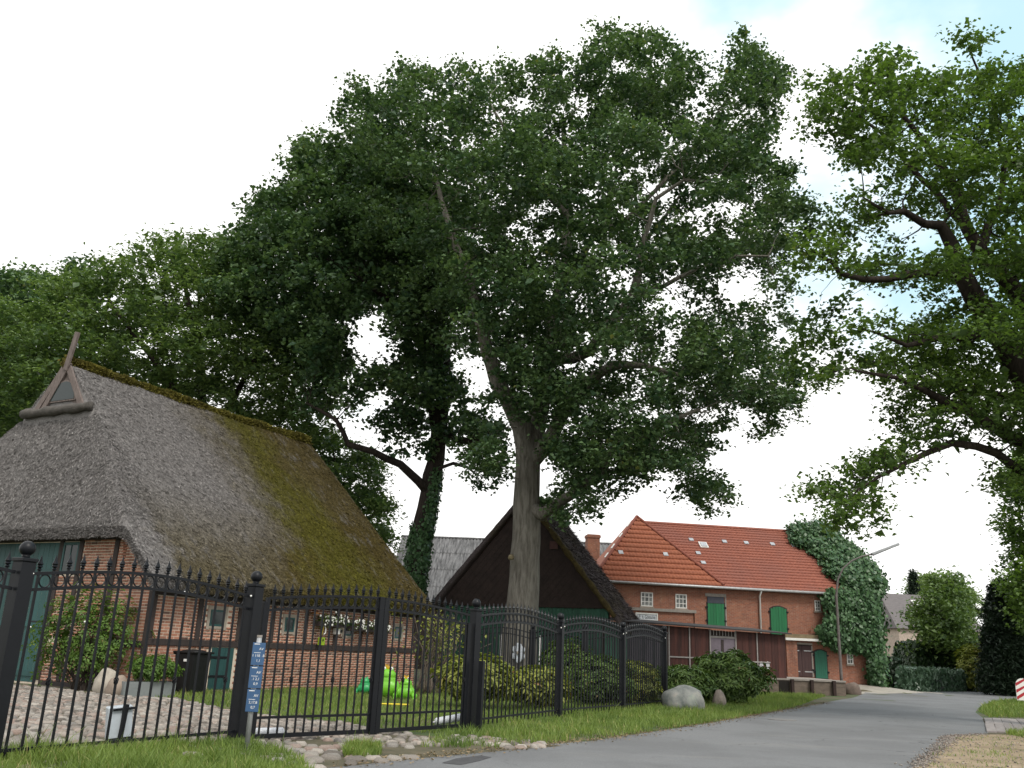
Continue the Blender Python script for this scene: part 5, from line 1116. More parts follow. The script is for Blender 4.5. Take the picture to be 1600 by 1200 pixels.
f1.location = (0, 0, 0)
d01, a01 = dirv(PT[0], PT[1]); d12, a12 = dirv(PT[1], PT[2])
post_at(f1, PT[0], a01, 2.16, .17); post_at(f1, PT[1], a01, 2.18, .18); post_at(f1, PT[1] + d12 * .2 + [.0, .0], a12, 1.98, .07, cap=False)
panel(f1, PT[0] + d01 * .1, PT[1] - d01 * .1, arch, 19, knots=(2,)); bolts(f1, PT[0], d01, (2.0,)); bolts(f1, PT[1], -d01, (2.0,), .12)
pm1 = PT[0] - d01 * 3.8; panel(f1, pm1, PT[0] - d01 * .1, arch, 19, knots=(2,)); 
mid = (PT[1] + PT[2]) / 2 + np.array([.08, -.10])
dm1, am1 = dirv(PT[1], mid); dm2, am2 = dirv(mid, PT[2])
g1 = thing('gate_leaf', 'left leaf of the black iron driveway gate behind the blue sign post', 'gate', (0, 0, 0), group='leaves of the driveway gate')
panel(g1, PT[1] + dm1 * .26, mid - dm1 * .05, lambda u: 2.0 + .14 * math.sin(PI / 2 * u), 14, zlow=.34, low2=.09, knots=(3,), lift=.07)
MB().box((0, 0, 1.1), (.10, .10, 2.12)).build('stile', BLACK, g1, bevel=.005, loc=(mid[0] - dm1[0] * .052, mid[1] - dm1[1] * .052, 0), rz=am1)
MB().box((0, 0, 1.03), (.05, .05, 1.95)).build('stile', BLACK, g1, loc=(PT[1][0] + dm1[0] * .24, PT[1][1] + dm1[1] * .24, 0), rz=am1)
g2_ = thing('gate_leaf', 'right leaf of the black iron driveway gate in front of the frogs', 'gate', (0, 0, 0), group='leaves of the driveway gate')
panel(g2_, mid + dm2 * .05, PT[2] - dm2 * .18, lambda u: 2.0 + .14 * math.cos(PI / 2 * u), 14, zlow=.34, low2=.09, knots=(3,), lift=.07)
MB().box((0, 0, 1.08), (.09, .09, 2.08)).build('stile', BLACK, g2_, bevel=.005, loc=(mid[0] + dm2[0] * .05, mid[1] + dm2[1] * .05, 0), rz=am2)
f2 = thing('iron_fence', 'black iron fence running along the grass verge right of the gate', 'fence', (0, 0, 0))
d23, a23 = dirv(PT[2], PT[3])
post_at(f2, PT[2], a12, 2.12, .16); post_at(f2, PT[2] - d12 * .2, a12, 1.9, .09, cap=False); post_at(f2, PT[3], a23, 2.1, .155); post_at(f2, PT[4], a23, 2.08, .155); post_at(f2, PT[5], a23, 2.12, .155)
MB().box((0, 0, .6), (.09, .09, 1.2)).build('short_post', BLACK, f2, loc=(PT[2][0] + .16, PT[2][1] - .16, 0), rz=a23)
for a, b, n in ((2, 3, 22), (3, 4, 21), (4, 5, 19)):
    dd_, _ = dirv(PT[a], PT[b]); panel(f2, PT[a] + dd_ * .09, PT[b] - dd_ * .09, arch, n)
    bolts(f2, PT[a], dd_, (1.98,), .1); bolts(f2, PT[b], -dd_, (1.95,), .1)
# fence along the back of the yard
PB_ = [PT[5], np.array([2.62, 28.9]), np.array([1.05, 31.2]), np.array([-1.0, 31.8]), np.array([-2.4, 32.2])]
f3 = thing('iron_fence', 'black iron fence at the back of the lawn before the oak trunk', 'fence', (0, 0, 0))
for i in range(1, 4): post_at(f3, PB_[i], dirv(PB_[i - 1], PB_[i])[1], 2.1, .155)
for a, b in zip(PB_[:-1], PB_[1:]):
    dd_, _ = dirv(a, b); ln = np.linalg.norm(b - a); panel(f3, a + dd_ * .09, b - dd_ * .09, arch, int(ln / .16), fin=False, rings=False)

# ------------------------------------------------------------------ lamp, sign post, marker and yard things
STEEL = simple('galvanised_steel', (.42, .43, .44), (.3, .31, .32), rough=.5, metal=.4, bmp=.05)
LAMPM = simple('grey_brown_steel', (.17, .15, .14), (.11, .095, .09), rough=.6, metal=.2)
lb = at(1316, 1083, 48.6); lp = thing('street_lamp', 'tall curved street lamp in front of the ivy covered barn', 'street lamp', (lb[0], lb[1], tz(lb[0], lb[1])))
def lrel(px, py): q = at(px, py, 48.6); return (q[0] - lb[0], 0, q[2])
ltop = lrel(1306, 925)
path = [(0, 0, -.1), (0, 0, 1.0), (0, 0, ltop[2])] + [lrel(*q) for q in ((1309, 905), (1317, 888), (1331, 876), (1347, 869), (1361, 866))]
path[2] = (0, 0, lrel(1306, 930)[2]); dx0 = lrel(1306, 925)[0]; path[3:] = [(q[0] - dx0 - .0, 0, q[2]) for q in path[3:]]
MB().tube(path, [.085, .08, .065, .05, .047, .044, .042, .04], 10).build('mast', LAMPM, lp, smooth=True)
hp0 = path[-1]; hp1 = lrel(1404, 850); hp1 = (hp1[0] - dx0, 0, hp1[2])
MB().beam(hp0, hp1, .22, .14).build('luminaire', STEEL, lp, bevel=.03); MB().beam((hp0[0] + .1, 0, hp0[2] - .06), (hp1[0] - .08, 0, hp1[2] - .065), .15, .05).build('diffuser', GTILE, lp)
# utility marker post
sp0 = gz(384, 1180); SPp = thing('marker_post', 'grey steel pole carrying three blue utility plates beside the gate post', 'sign post', (sp0[0], sp0[1], 0))
ty = sp0[1]; ztop_ = at(406, 996, ty)[2]
MB().tube([(0, 0, -.1), (0, 0, ztop_)], .033, 12).build('pole', STEEL, SPp, smooth=True); MB().tube([(0, 0, ztop_), (0, 0, ztop_ + .03)], .036, 12).build('pole_cap', LINTEL, SPp)
PBLUE = simple('blue_plate', (.05, .115, .23), (.04, .095, .2), rough=.45, s=3, bmp=.03)
rows = [((1004, 1039), ('AV', '1 118  .8', '1,1')), ((1041, 1075), ('AV', '.1 2,1', '0,9')), ((1077, 1112), ('AV', '2,17,8', '0,7'))]
for (ya_, yb_), tx in rows:
    z1 = at(400, ya_, ty)[2]; z0 = at(395, yb_, ty)[2]; w_ = .165
    pl = MB().bx((-w_ / 2 + .02, -.05, z0), (w_ / 2 + .02, -.036, z1)).build('plate', PBLUE, SPp, bevel=.003)
    hh = z1 - z0
    MB().bx((-.04, -.0515, z1 - .022), (.03, -.0505, z1 - .012)).build('print', WINK, pl); MB().bx((-.035, -.0515, z0 + hh * .545), (.05, -.0505, z0 + hh * .565)).build('print', WINK, pl)
    text(tx[0], .045, WINK, pl, (.055, -.0512, z0 + hh * .72), (PI / 2, 0, 0)); text(tx[1], .045, WINK, pl, (.025, -.0512, z0 + hh * .42), (PI / 2, 0, 0)); text(tx[2], .045, WINK, pl, (.03, -.0512, z0 + hh * .2), (PI / 2, 0, 0))
# red and white marker at right edge
mk = at(1600, 1088, 44); MK = thing('hazard_marker', 'red and white striped round topped road marker at the bend', 'road sign', (mk[0], mk[1], 0))
RED = simple('sign_red', (.4, .02, .03), (.35, .02, .03), rough=.5, bmp=0)
hz = at(1600, 1060, 44)[2]; MB().tube([(0, .03, -.1), (0, .03, hz - .1)], .03, 8).build('post', STEEL, MK)
outl = [(-.34, 0, .15), (.34, 0, .15)] + [(.34 * math.cos(q), 0, hz - .34 + .34 * math.sin(q)) for q in np.linspace(0, PI, 12)]
MB().prism(outl, (0, .02, 0)).build('plate', WHITEP, MK)
zc = .1
for k in range(3):
    z_ = .28 + k * .3; MB().prism([(-.33, -.004, z_ - .1), (.33, -.004, z_ + .28), (.33, -.004, z_ + .42 if z_ + .42 < hz - .3 else z_ + .36), (-.33, -.004, z_ + .04)], (0, .003, 0)).build('stripe', RED, MK)
# wheelie bin
bp = gz(290, 1084); BN = thing('wheelie_bin', 'black wheelie bin standing against the brick side wall', 'bin', (bp[0] + .1, bp[1] - .1, 0), HF.a)
BINM = simple('black_plastic', (.009, .0095, .01), (.006, .0065, .007), rough=.5, bmp=.05, spec=.25)
v = [(-.24, -.27, .06), (.24, -.27, .06), (.24, .27, .06), (-.24, .27, .06), (-.3, -.35, 1.0), (.3, -.35, 1.0), (.3, .36, 1.0), (-.3, .36, 1.0)]
MB().add(v, [(0, 1, 2, 3), (4, 5, 6, 7), (0, 1, 5, 4), (1, 2, 6, 5), (2, 3, 7, 6), (3, 0, 4, 7)]).build('body', BINM, BN, bevel=.02)
MB().bx((-.34, -.4, 1.0), (.34, .4, 1.05)).build('lid', BINM, BN, bevel=.015); MB().sphere((0, 0, 1.04), .3, 14, 6, (1, 1.15, .22)).build('lid_dome', BINM, BN, smooth=True)
MB().tube([(-.27, .42, .98), (.27, .42, .98)], .02, 8).build('handle', BINM, BN)
for s_ in (-.26, .26): MB().tube([(s_ - .03, .3, .1), (s_ + .03, .3, .1)], .1, 14).build('wheel', BINM, BN)
MB().bx((-.31, -.12, .80), (-.293, .0, .86)).build('sticker', WHITEP, BN)
# planter with shrub
tp0 = gz(192, 1089); tp1 = gz(273, 1089); pa = math.atan2(tp1[1] - tp0[1], tp1[0] - tp0[0]) + .02; tw = np.linalg.norm((tp1 - tp0)[:2])
TR = thing('planter_trough', 'grey zinc trough beside the black bin, planted with a green bush', 'planter', (tp0[0], tp0[1], 0), pa)
PZ = simple('dull_zinc', (.2, .22, .22), (.15, .165, .165), rough=.6, s=2, bmp=.05)
tr = MB(); H_ = .34
tr.bx((0, 0, 0), (tw, .02, H_)); tr.bx((0, .5, 0), (tw, .52, H_)); tr.bx((0, .021, 0), (.02, .499, H_)); tr.bx((tw - .02, .021, 0), (tw, .499, H_)); tr.build('trough', PZ, TR); MB().bx((.02, .021, 0), (tw - .02, .499, H_ - .05)).build('soil', YARDSOIL, TR)
def bush(name, label, cat, c, rad, nros, lmat, lsize, seed, per=7, stems=9, asp=.3, group=None, lowcut=0., shell=.55, droop=.25):
    """leafy shrub: rosettes of leaves on the outer shell and inside, carried by thin stems"""
    r = np.random.default_rng(seed); root = thing(name, label, cat, c, 0, group)
    g = r.normal(0, 1, (nros, 3)); g /= np.linalg.norm(g, axis=1)[:, None]; q = (shell + (1 - shell) * r.random(nros) ** .5)[:, None]
    lump = (.82 + .36 * np.array([mnoise.noise(Vector(k_ * 2.1) + Vector((seed, 0, 0))) for k_ in g]))[:, None]
    p = g * q * lump * np.array(rad) + [0, 0, rad[2] * .95]; k_ = p[:, 2] > lowcut + .05; p, g = p[k_], g[k_]; n = len(p)
    ax = g * .8 + [0, 0, .7] + r.normal(0, .25, (n, 3)); ax /= np.linalg.norm(ax, axis=1)[:, None]
    a = np.cross(ax, [0, .3, 1.]); a /= np.linalg.norm(a, axis=1)[:, None]; b = np.cross(ax, a)
    V = []; T_ = []
    rt = r.random(n)
    for j in range(per):
        th = 2 * PI * j / per + r.uniform(-.3, .3, n); d = a * np.cos(th)[:, None] + b * np.sin(th)[:, None] + ax * (r.uniform(.0, .55, n) - droop * .6)[:, None]; d /= np.linalg.norm(d, axis=1)[:, None]
        w = np.cross(d, ax); w /= np.linalg.norm(w, axis=1)[:, None] + 1e-9; nn = np.cross(w, d); l = (lsize * r.uniform(.7, 1.25, n))[:, None]; o = p + d * .02
        V.append(np.stack([o, o + d * l * .55 + w * l * asp * .5 + nn * l * .05, o + d * l - nn * l * droop, o + d * l * .55 - w * l * asp * .5 + nn * l * .05], 1)); T_.append(np.clip(.6 * rt + .4 * r.random(n), 0, 1))
    V = np.stack(V, 1).reshape(-1, 3); T_ = np.repeat(np.stack(T_, 1).reshape(-1), 4); m_ = len(V) // 4
    f = np.arange(4 * m_).reshape(-1, 4); f = np.stack([f[:, [0, 1, 2]], f[:, [0, 2, 3]]], 1).reshape(-1, 3)
    mesh_np('foliage', V, f, lmat, root, T_)
    mb = MB()
    for i in range(stems):
        e = p[r.integers(0, n)] * .85; mb.tube([(r.normal(0, .06) * rad[0], r.normal(0, .06) * rad[1], -.03), e * .5 + [0, 0, .05], e], [.022, .016, .008], 5)
    mb.build('stems', BARKD, root); return root
tc_ = tp0[:2] + (tp1 - tp0)[:2] * .5
b_ = bush('garden_bush', 'fresh green leafy bush growing in the grey trough', 'shrub', (tc_[0] - .1, tc_[1] + .25, .3), (.72, .42, .36), 520, ROSEL, .085, 5, per=6, asp=.5, lowcut=-.1)
# stones by the planter and boulders outside
def boulder(name, label, c, rad, mat, seed, rz=0, group=None):
    bm = bmesh.new(); bmesh.ops.create_icosphere(bm, subdivisions=3, radius=1)
    for q in bm.verts:
        n_ = q.co.normalized(); k_ = 1 + .17 * mnoise.noise(n_ * 1.3 + Vector((seed, 0, 0))) + .09 * mnoise.noise(n_ * 3.1 + Vector((0, seed, 0)))
        q.co = Vector((n_.x * rad[0], n_.y * rad[1], n_.z * rad[2])) * k_
    me = bpy.data.meshes.new(name); bm.to_mesh(me); bm.free(); me.materials.append(mat)
    for p_ in me.polygons: p_.use_smooth = True
    o = link(bpy.data.objects.new(name, me)); o.location = c; o.rotation_euler = (0, 0, rz); return tag(o, label, 'boulder', group)
m, t, p = base_mat('granite'); v_ = coords(t); n = noise(t, v_, 2.2, 6, .65); n2 = noise(t, v_, 30, 3); c = ramp(t, n, [(.35, (.10, .115, .11)), (.55, (.23, .235, .22)), (.7, (.36, .32, .27))]); c = mixc(t, maprange(t, n2, .5, .7, 0, .4), c, (.14, .14, .13)); c = mixc(t, maprange(t, noise(t, v_, 1.2, 4), .55, .7, 0, .5), c, (.24, .3, .25)); L(t, c, p.inputs['Base Color']); p.inputs['Roughness'].default_value = .85; bump(t, p, n, .4, .05); GRAN = m
PALEST = simple('pale_stone', (.42, .38, .32), (.27, .24, .2), rough=.9, s=3, bmp=.5)
q = gz(1073, 1110); boulder('boulder', 'large rounded grey boulder on the grass beside the end of the fence', (q[0], q[1] + .4, .2), (.62, .5, .46), GRAN, 3.3)
q = gz(1119, 1104); boulder('boulder', 'small upright brownish boulder right of the large grey one', (q[0] + .02, q[1] - .3, .16), (.2, .22, .34), simple('brown_stone', (.28, .24, .2), (.18, .15, .13), rough=.9), 8.1)
q = gz(158, 1085); boulder('boulder', 'tall pale stone under the rose, left of the zinc trough', (q[0], q[1] + .2, .22), (.3, .26, .38), PALEST, 1.4)
q = gz(180, 1088); boulder('boulder', 'squat brownish stone touching the left end of the zinc trough', (q[0] - .05, q[1] + .2, .16), (.26, .24, .3), simple('tan_stone', (.3, .24, .19), (.2, .16, .13), rough=.9), 5.2)
q = at(1330, 1082, 47.5); boulder('boulder', 'brown guard stone at the foot of the street lamp', (q[0] + .1, 47.6, .15), (.45, .4, .42), simple('brown_rock', (.16, .12, .1), (.1, .08, .065), rough=.95), 6.6)
# floodlight box behind fence
ya = 11.9; fl0 = at(185, 1165, ya); FLB = thing('garden_floodlight', 'pale grey floodlight housing on a black bracket behind the left fence', 'floodlight', (fl0[0], fl0[1], 0), .5)
zt_ = at(180, 1103, ya)[2]; zb_ = at(180, 1158, ya)[2]
MB().box((-.02, .13, (zt_ + zb_) / 2), (.29, .22, zt_ - zb_), m=Matrix.Rotation(-.12, 3, 'Y')).build('housing', simple('pale_grey_plastic', (.5, .55, .6), (.42, .46, .5), rough=.4, bmp=.02), FLB, bevel=.012)
zm = (zt_ + zb_) / 2
MB().box((.01, .012, zm - .1), (.06, .03, (zt_ - zb_) + .25), m=Matrix.Rotation(.05, 3, 'Y')).build('bracket', BLACK, FLB); 
for z_ in (zt_ - .03, zb_ + .03): MB().box((.01, .0, z_), (.27, .02, .028), m=Matrix.Rotation(-.12, 3, 'Y')).build('bracket_arm', BLACK, FLB)
MB().tube([(.02, .01, -.05), (.01, .01, zb_)], .03, 8).build('stake', BLACK, FLB)
# gate motors
for nm_, (pa_, pb_), Y_, lab in (('gate_motor', ((398, 1145), (443, 1144)), 13.9, 'white tubular gate motor arm by the blue sign post'), ('gate_motor', ((680, 1128), (728, 1119)), 17.4, 'white tubular gate motor arm at the right gate post')):
    a = at(*pa_, Y_); b = at(*pb_, Y_ + .25); G = thing(nm_, lab, 'gate motor', a); MB().tube([(0, 0, 0), tuple((b - a) * .05), tuple((b - a) * .95), tuple(b - a)], [.05, .068, .068, .05], 12).build('housing', simple('white_plastic', (.6, .62, .66), (.52, .54, .58), rough=.4, bmp=.02), G, smooth=True)
    MB().tube([tuple((b - a) * -.1), tuple((b - a) * 1.12)], .018, 8).build('piston', STEEL, G); MB().bx((-.03, -.03, -a[2]), (.03, .03, -.05)).build('bracket', BLACK, G)
# frogs
def frog(label, px, py, Y, s, mat, crown=True, eyes=True):
    b = at(px, py, Y); root = thing('inflatable_frog', label, 'toy', (b[0], b[1], 0), -.1, 'inflatable frogs on the lawn')
    mb = MB(); mb.sphere((0, 0, .46 * s), .45 * s, 18, 12, (1.35, 1, 1.05)); mb.sphere((0, -.02 * s, .75 * s), .40 * s, 18, 12, (1.1, .9, .9)); mb.sphere((0, -.05 * s, 1.0 * s), .33 * s, 18, 12, (1.2, .95, .85))
    for k_ in (-1, 1):
        mb.sphere((.6 * s * k_, -.12 * s, .24 * s), .2 * s, 12, 8, (1, 1.3, 1.05)); mb.sphere((.62 * s * k_, -.38 * s, .07 * s), .13 * s, 10, 6, (1.1, 1.5, .55)); mb.sphere((.42 * s * k_, -.3 * s, .45 * s), .09 * s, 10, 8, (.9, 1, 2.2)); mb.sphere((.17 * s * k_, -.08 * s, 1.27 * s), .11 * s, 10, 8)
    o = mb.build('body', mat, root, smooth=True); md = o.modifiers.new('r', 'REMESH'); md.mode = 'VOXEL'; md.voxel_size = .028 * s; md2 = o.modifiers.new('s', 'SMOOTH'); md2.iterations = 6
    bpy.context.view_layer.update(); me = bpy.data.meshes.new_from_object(o.evaluated_get(bpy.context.evaluated_depsgraph_get())); o.modifiers.clear(); o.data = me
    for p_ in me.polygons: p_.use_smooth = True
    if not me.materials: me.materials.append(mat)
    if eyes:
        for k_ in (-1, 1): e = MB().sphere((.17 * s * k_, -.15 * s, 1.3 * s), .085 * s, 10, 8).build('eye', WHITEP, root, smooth=True); MB().sphere((.17 * s * k_, -.22 * s, 1.31 * s), .035 * s, 8, 6).build('pupil', BLACK, e, smooth=True)
    if crown:
        cr = MB()
        for j in range(6): th = 2 * PI * j / 6; cr.add([(.14 * s * math.cos(th - .5), .14 * s * math.sin(th - .5), 1.28 * s), (.14 * s * math.cos(th + .5), .14 * s * math.sin(th + .5), 1.28 * s), (.17 * s * math.cos(th), .17 * s * math.sin(th), 1.52 * s), (.05 * s * math.cos(th), .05 * s * math.sin(th), 1.3 * s)], [(0, 1, 2), (0, 3, 2), (1, 3, 2), (0, 1, 3)])
        cr.build('crown_hat', simple('toy_yellow', (.7, .42, .02), rough=.4, bmp=0), root)
    mo = MB().tube([(.3 * s * math.sin(q), -.06 * s - .29 * s * math.cos(q), .93 * s + .06 * s * abs(q)) for q in np.linspace(-1.1, 1.1, 9)], .012 * s, 6).build('mouth', simple('dark_green_line', (.03, .2, .01), rough=.5), root)
    return root
LIME = simple('lime_vinyl', (.16, .46, .025), (.14, .42, .02), rough=.38, bmp=0, spec=.5); EMER = simple('emerald_vinyl', (.02, .30, .09), (.018, .27, .08), rough=.4, bmp=0, spec=.5)
frog('big lime green inflatable frog with yellow crown on the lawn', 604, 1088, 26.5, .60, LIME); frog('small lime inflatable frog with yellow crown right of the big one', 633, 1092, 25.8, .43, LIME); frog('small emerald green inflatable frog left of the big one', 569, 1083, 27.8, .36, EMER, crown=False, eyes=False)
ya = 21.5; a = at(592, 1107, ya); b = at(638, 1107, ya); YB = thing('yellow_pole', 'bright yellow plastic pole lying in the grass before the frogs', 'toy', (a[0], a[1], .13)); MB().tube([(0, 0, 0), (b[0] - a[0], .1, 0)], .018, 8).build('tube', simple('yellow_plastic', (.75, .6, .02), rough=.4, bmp=0), YB)
# hanging flower boxes etc. on the side wall
WFLOW = simple('white_petal', (.8, .8, .76), (.7, .7, .66), rough=.6, bmp=0)
def flowerbox(label, a0, a1, z):
    base = HF.world(((a0 + a1) / 2, -.16, z)); root = thing('flower_box', label, 'flower box', base, HF.a, 'flower boxes under the thatch eave'); ln = a1 - a0
    MB().bx((-ln / 2, -.09, -.2), (ln / 2, .12, -.05)).build('box', TIMBER, root)
    r = np.random.default_rng(int(a0 * 100)); n = 420; c = np.stack([r.uniform(-ln / 2, ln / 2, n), r.normal(-.03, .09, n), r.normal(-.02, .09, n)], -1)
    v, f, t_ = leaves(c, 2, .03, .075, seed=3); mesh_np('foliage', v, f, RHODO, root, t_)
    n = int(38 * ln); c = np.stack([r.uniform(-ln / 2, ln / 2, n), r.uniform(-.2, -.08, n), r.normal(.03, .08, n)], -1); mb = MB()
    for q in c: mb.sphere(q, .028 + .012 * r.random(), 6, 4, (1, .6, 1))
    mb.build('blossoms', WFLOW, root)
flowerbox('white flowering box nearest the lime green nesting box', 6.45, 7.85, 2.1); flowerbox('longer white flowering box under the eave, behind the gate stile', 8.15, 10.3, 2.02)
lm = HF.world((6.68, -.2, 1.32)); LN = thing('nesting_box', 'lime green hanging box on a yellow cord against the timber beam', 'nesting box', lm, HF.a)
MB().bx((-.11, -.06, 0), (.11, .06, .24)).build('box', simple('lime_box', (.3, .45, .02), rough=.5), LN, bevel=.01); MB().tube([(0, -.062, .16), (0, -.075, .16)], .03, 10).build('hole', BLACK, LN); MB().tube([(-.02, 0, .24), (.02, -.02, .5), (.0, 0, .78)], .008, 5).build('cord', simple('yellow_cord', (.6, .5, .05), rough=.6), LN); MB().tube([(.06, -.02, .62), (.14, -.02, .5), (.14, -.02, .38), (.06, -.02, .34)], .018, 6).build('ribbon', WHITEP, LN)
mt = HF.world((7.55, -.1, 1.68)); MT = thing('meter_box', 'small white and grey box fixed under the flower box', 'box', mt, HF.a); MB().bx((-.1, -.05, 0), (.1, .09, .2)).build('housing', WHITEP, MT, bevel=.006); MB().bx((.11, -.03, .02), (.26, .09, .2)).build('cover', PALEST, MT, bevel=.006); MB().bx((.15, -.045, .06), (.22, -.031, .15)).build('display', BLACK, MT)
wl_ = HF.world((6.35, -.12, 2.28)); WL = thing('wall_lamp', 'small amber wall lamp under the dark eave', 'wall lamp', wl_, HF.a); MB().lathe([(.03, .08), (.05, .06), (.15, 0), (.14, -.012)], n=12).build('shade', simple('amber_copper', (.4, .17, .05), rough=.4, metal=.3, bmp=0), WL, smooth=True); MB().tube([(0, 0, .07), (0, .13, .1)], .014, 6).build('arm', BLACK, WL)
ww = HF.world((9.9, -.1, 2.26)); WW = thing('wall_lamp', 'round white wall lamp under the eave near the gate stile', 'wall lamp', ww, HF.a); MB().sphere((0, 0, 0), .09, 12, 8).build('globe', WHITEP, WW, smooth=True); MB().bx((-.04, .08, -.04), (.04, .13, .04)).build('mount', BLACK, WW)
# white flower ornament on the trunk, pale poles
fo = at(810, 1020, 37.1); FO = thing('flower_ornament', 'white metal flower ornament fixed to the pale oak trunk', 'ornament', (fo[0], fo[1], fo[2]))
for j in range(6): q = 2 * PI * j / 6 + PI / 2; MB().sphere((0, 0, 0), .17, 10, 6, (.85, .12, 1)).build('petal', simple('white_enamel', (.62, .66, .72), rough=.4, bmp=0) if j == 0 else MATS['white_enamel'], FO, smooth=True, loc=(.12 * math.cos(q), 0, .22 * math.sin(q))).rotation_euler = (0, PI / 2 - q, 0)
MB().sphere((0, -.04, 0), .08, 10, 6).build('centre', PALEST, FO, smooth=True)
for px, py0, py1, lab in ((780, 1060, 993, 'thin white pole left of the oak trunk behind the fence'), (843, 1062, 995, 'thin white pole right of the oak trunk behind the fence')):
    a = at(px, py0, 35); z_ = at(px, py1, 35)[2]; o = thing('white_pole', lab, 'pole', (a[0], a[1], 0)); MB().tube([(0, 0, -.1), (0, 0, z_)], .045, 8).build('shaft', WHITEP, o, smooth=True); MB().sphere((0, 0, z_), .05, 8, 6).build('tip', WHITEP, o, smooth=True)
a = at(798, 871, 37.2); KN = thing('branch_stub', 'pale sawn branch stub on the oak trunk', 'branch stub', a); MB().lathe([(.13, -.1), (.1, .06), (.09, .1)], n=10).build('stub', simple('sawn_wood', (.26, .22, .12), (.14, .11, .07), rough=.9), KN, smooth=True).rotation_euler = (PI / 2 + .3, 0, -.3)

# ------------------------------------------------------------------ shrubs
def gb(px, py): q = gz(px, py); return (q[0], q[1], 0)
bush('rhododendron', 'yellowing rhododendron straddling the right gate post', 'shrub', (-.55, 23.2, .2), (1.2, .95, .58), 420, RHODY, .215, 1, stems=16)
bush('rhododendron', 'yellow tipped rhododendron left of the second thick fence post', 'shrub', (1.05, 24.2, .1), (.9, .75, .5), 330, RHODY, .2, 2, stems=12)
bush('rhododendron', 'dark green tall rhododendron beside the white pole and oak trunk', 'shrub', (2.05, 29.2, 0), (1.1, 1., 1.0), 620, RHODO, .17, 3)
bush('rhododendron', 'dark rhododendron behind the third fence panel', 'shrub', (2.9, 27.0, 0), (1.15, .9, .75), 640, RHODO, .16, 4)
bush('rhododendron', 'rhododendron with bronze lower leaves inside the last fence panel', 'shrub', (3.9, 27.6, 0), (.95, .85, .7), 520, RHODY, .15, 6)
bush('rhododendron', 'light green rhododendron just outside the last fence post behind the boulder', 'shrub', (5.75, 29.6, 0), (1.15, .9, .66), 620, RHODL, .18, 7)
bush('rhododendron', 'big round glossy rhododendron on the verge before the rusty shed', 'shrub', (7.6, 31.0, 0), (1.5, 1.2, .92), 900, RHODL, .20, 8)
# rose bush on the front wall
rc = HF.world((-.7, 1.35, 0)); ro = bush('rose_bush', 'climbing rose with pale blooms on the brick front wall', 'shrub', (rc[0], rc[1], 0), (1.75, .55, 1.45), 900, ROSEL, .10, 9, per=6, asp=.5, stems=26, shell=.25)
r = np.random.default_rng(4)
for i in range(6): MB().sphere((0, 0, 0), .04, 8, 6, (1.2, 1, .7)).build('bloom', WFLOW, ro, smooth=True, loc=(r.uniform(-1.5, 1.4), -.5 + r.uniform(-.1, .1), r.uniform(.8, 2.6)))
# climbing twiggy shrub at the end of the house
tc2 = at(668, 1082, 29.5); TW = thing('climbing_shrub', 'tangled bare stemmed climber with sparse yellow leaves by the house end', 'shrub', (tc2[0], tc2[1], 0))
mb = MB(); r = np.random.default_rng(12); tips = []
for i in range(34):
    p_ = np.array([r.normal(0, .22), r.normal(0, .2), 0]); pts = [p_.copy()]; d = np.array([r.normal(0, .16), r.normal(0, .12), 1.])
    for k_ in range(9): d = d + r.normal(0, .22, 3) * [1, 1, .2]; d /= np.linalg.norm(d); p_ = p_ + d * r.uniform(.24, .34); pts.append(p_.copy())
    mb.tube(pts, np.linspace(.02, .006, 10), 5); tips += pts[4:]
mb.build('stems', simple('grey_twig', (.2, .16, .13), (.1, .08, .065), rough=.9), TW, smooth=True)
v, f, t_ = leaves(np.array(tips), 3, .16, .12, seed=8, up=.3); mesh_np('foliage', v, f, RHODY, TW, t_)

# hedges near the bend
def hedge(label, poly, h, n, mat, lsize, seed, name='hedge'):
    P = np.array(poly); c = P.mean(0); r = np.random.default_rng(seed); root = thing(name, label, 'hedge', (c[0], c[1], 0))
    lo, hi = P.min(0), P.max(0); x = r.uniform(lo[0], hi[0], n * 6); y = r.uniform(lo[1], hi[1], n * 6); ok = inpoly(x, y, P); x, y = x[ok][:n], y[ok][:n]; n = len(x)
    e = edgedist(x, y, P); hh = h(x, y) * np.clip(e / .5, 0, 1) ** .45
    z = hh * np.where(r.random(n) < .6, 1 - .1 * r.random(n), r.random(n)); pts = np.stack([x - c[0], y - c[1], z], -1)
    # vertical faces
    m2 = n; s = r.integers(0, len(P), m2); a = P[s]; b = P[(s + 1) % len(P)]; q = r.random(m2)[:, None]; ed = a + (b - a) * q; hv = h(ed[:, 0], ed[:, 1]); nv = np.stack([(b - a)[:, 1], -(b - a)[:, 0]], -1); nv /= np.linalg.norm(nv, axis=1)[:, None] + 1e-9
    zz = hv * r.random(m2); ins = .25 * (zz / hv) ** 2 + .12 * r.random(m2) + .18 * vnoise(ed[:, 0] + ed[:, 1], zz, .6, 2); cin = (c - ed); cin /= np.linalg.norm(cin, axis=1)[:, None] + 1e-9
    pv = np.stack([ed[:, 0] + cin[:, 0] * ins - c[0], ed[:, 1] + cin[:, 1] * ins - c[1], zz], -1); no = np.stack([-cin[:, 0], -cin[:, 1], np.full(m2, .4)], -1)
    v, f, t_ = ivy_leaves(np.concatenate([pts, pv]), np.concatenate([np.repeat([[0, -.3, 1.]], n, 0), no]), lsize, seed, jit=.05); mesh_np('foliage', v, f, mat, root, t_)
    mb = MB(); inner = [(c[0] + (q[0] - c[0]) * .82 - c[0], c[1] + (q[1] - c[1]) * .82 - c[1], 0) for q in poly]; mb.prism(inner, (0, 0, float(np.min(h(P[:, 0], P[:, 1]))) * .75)).build('branches', CONIF, root)
    return root
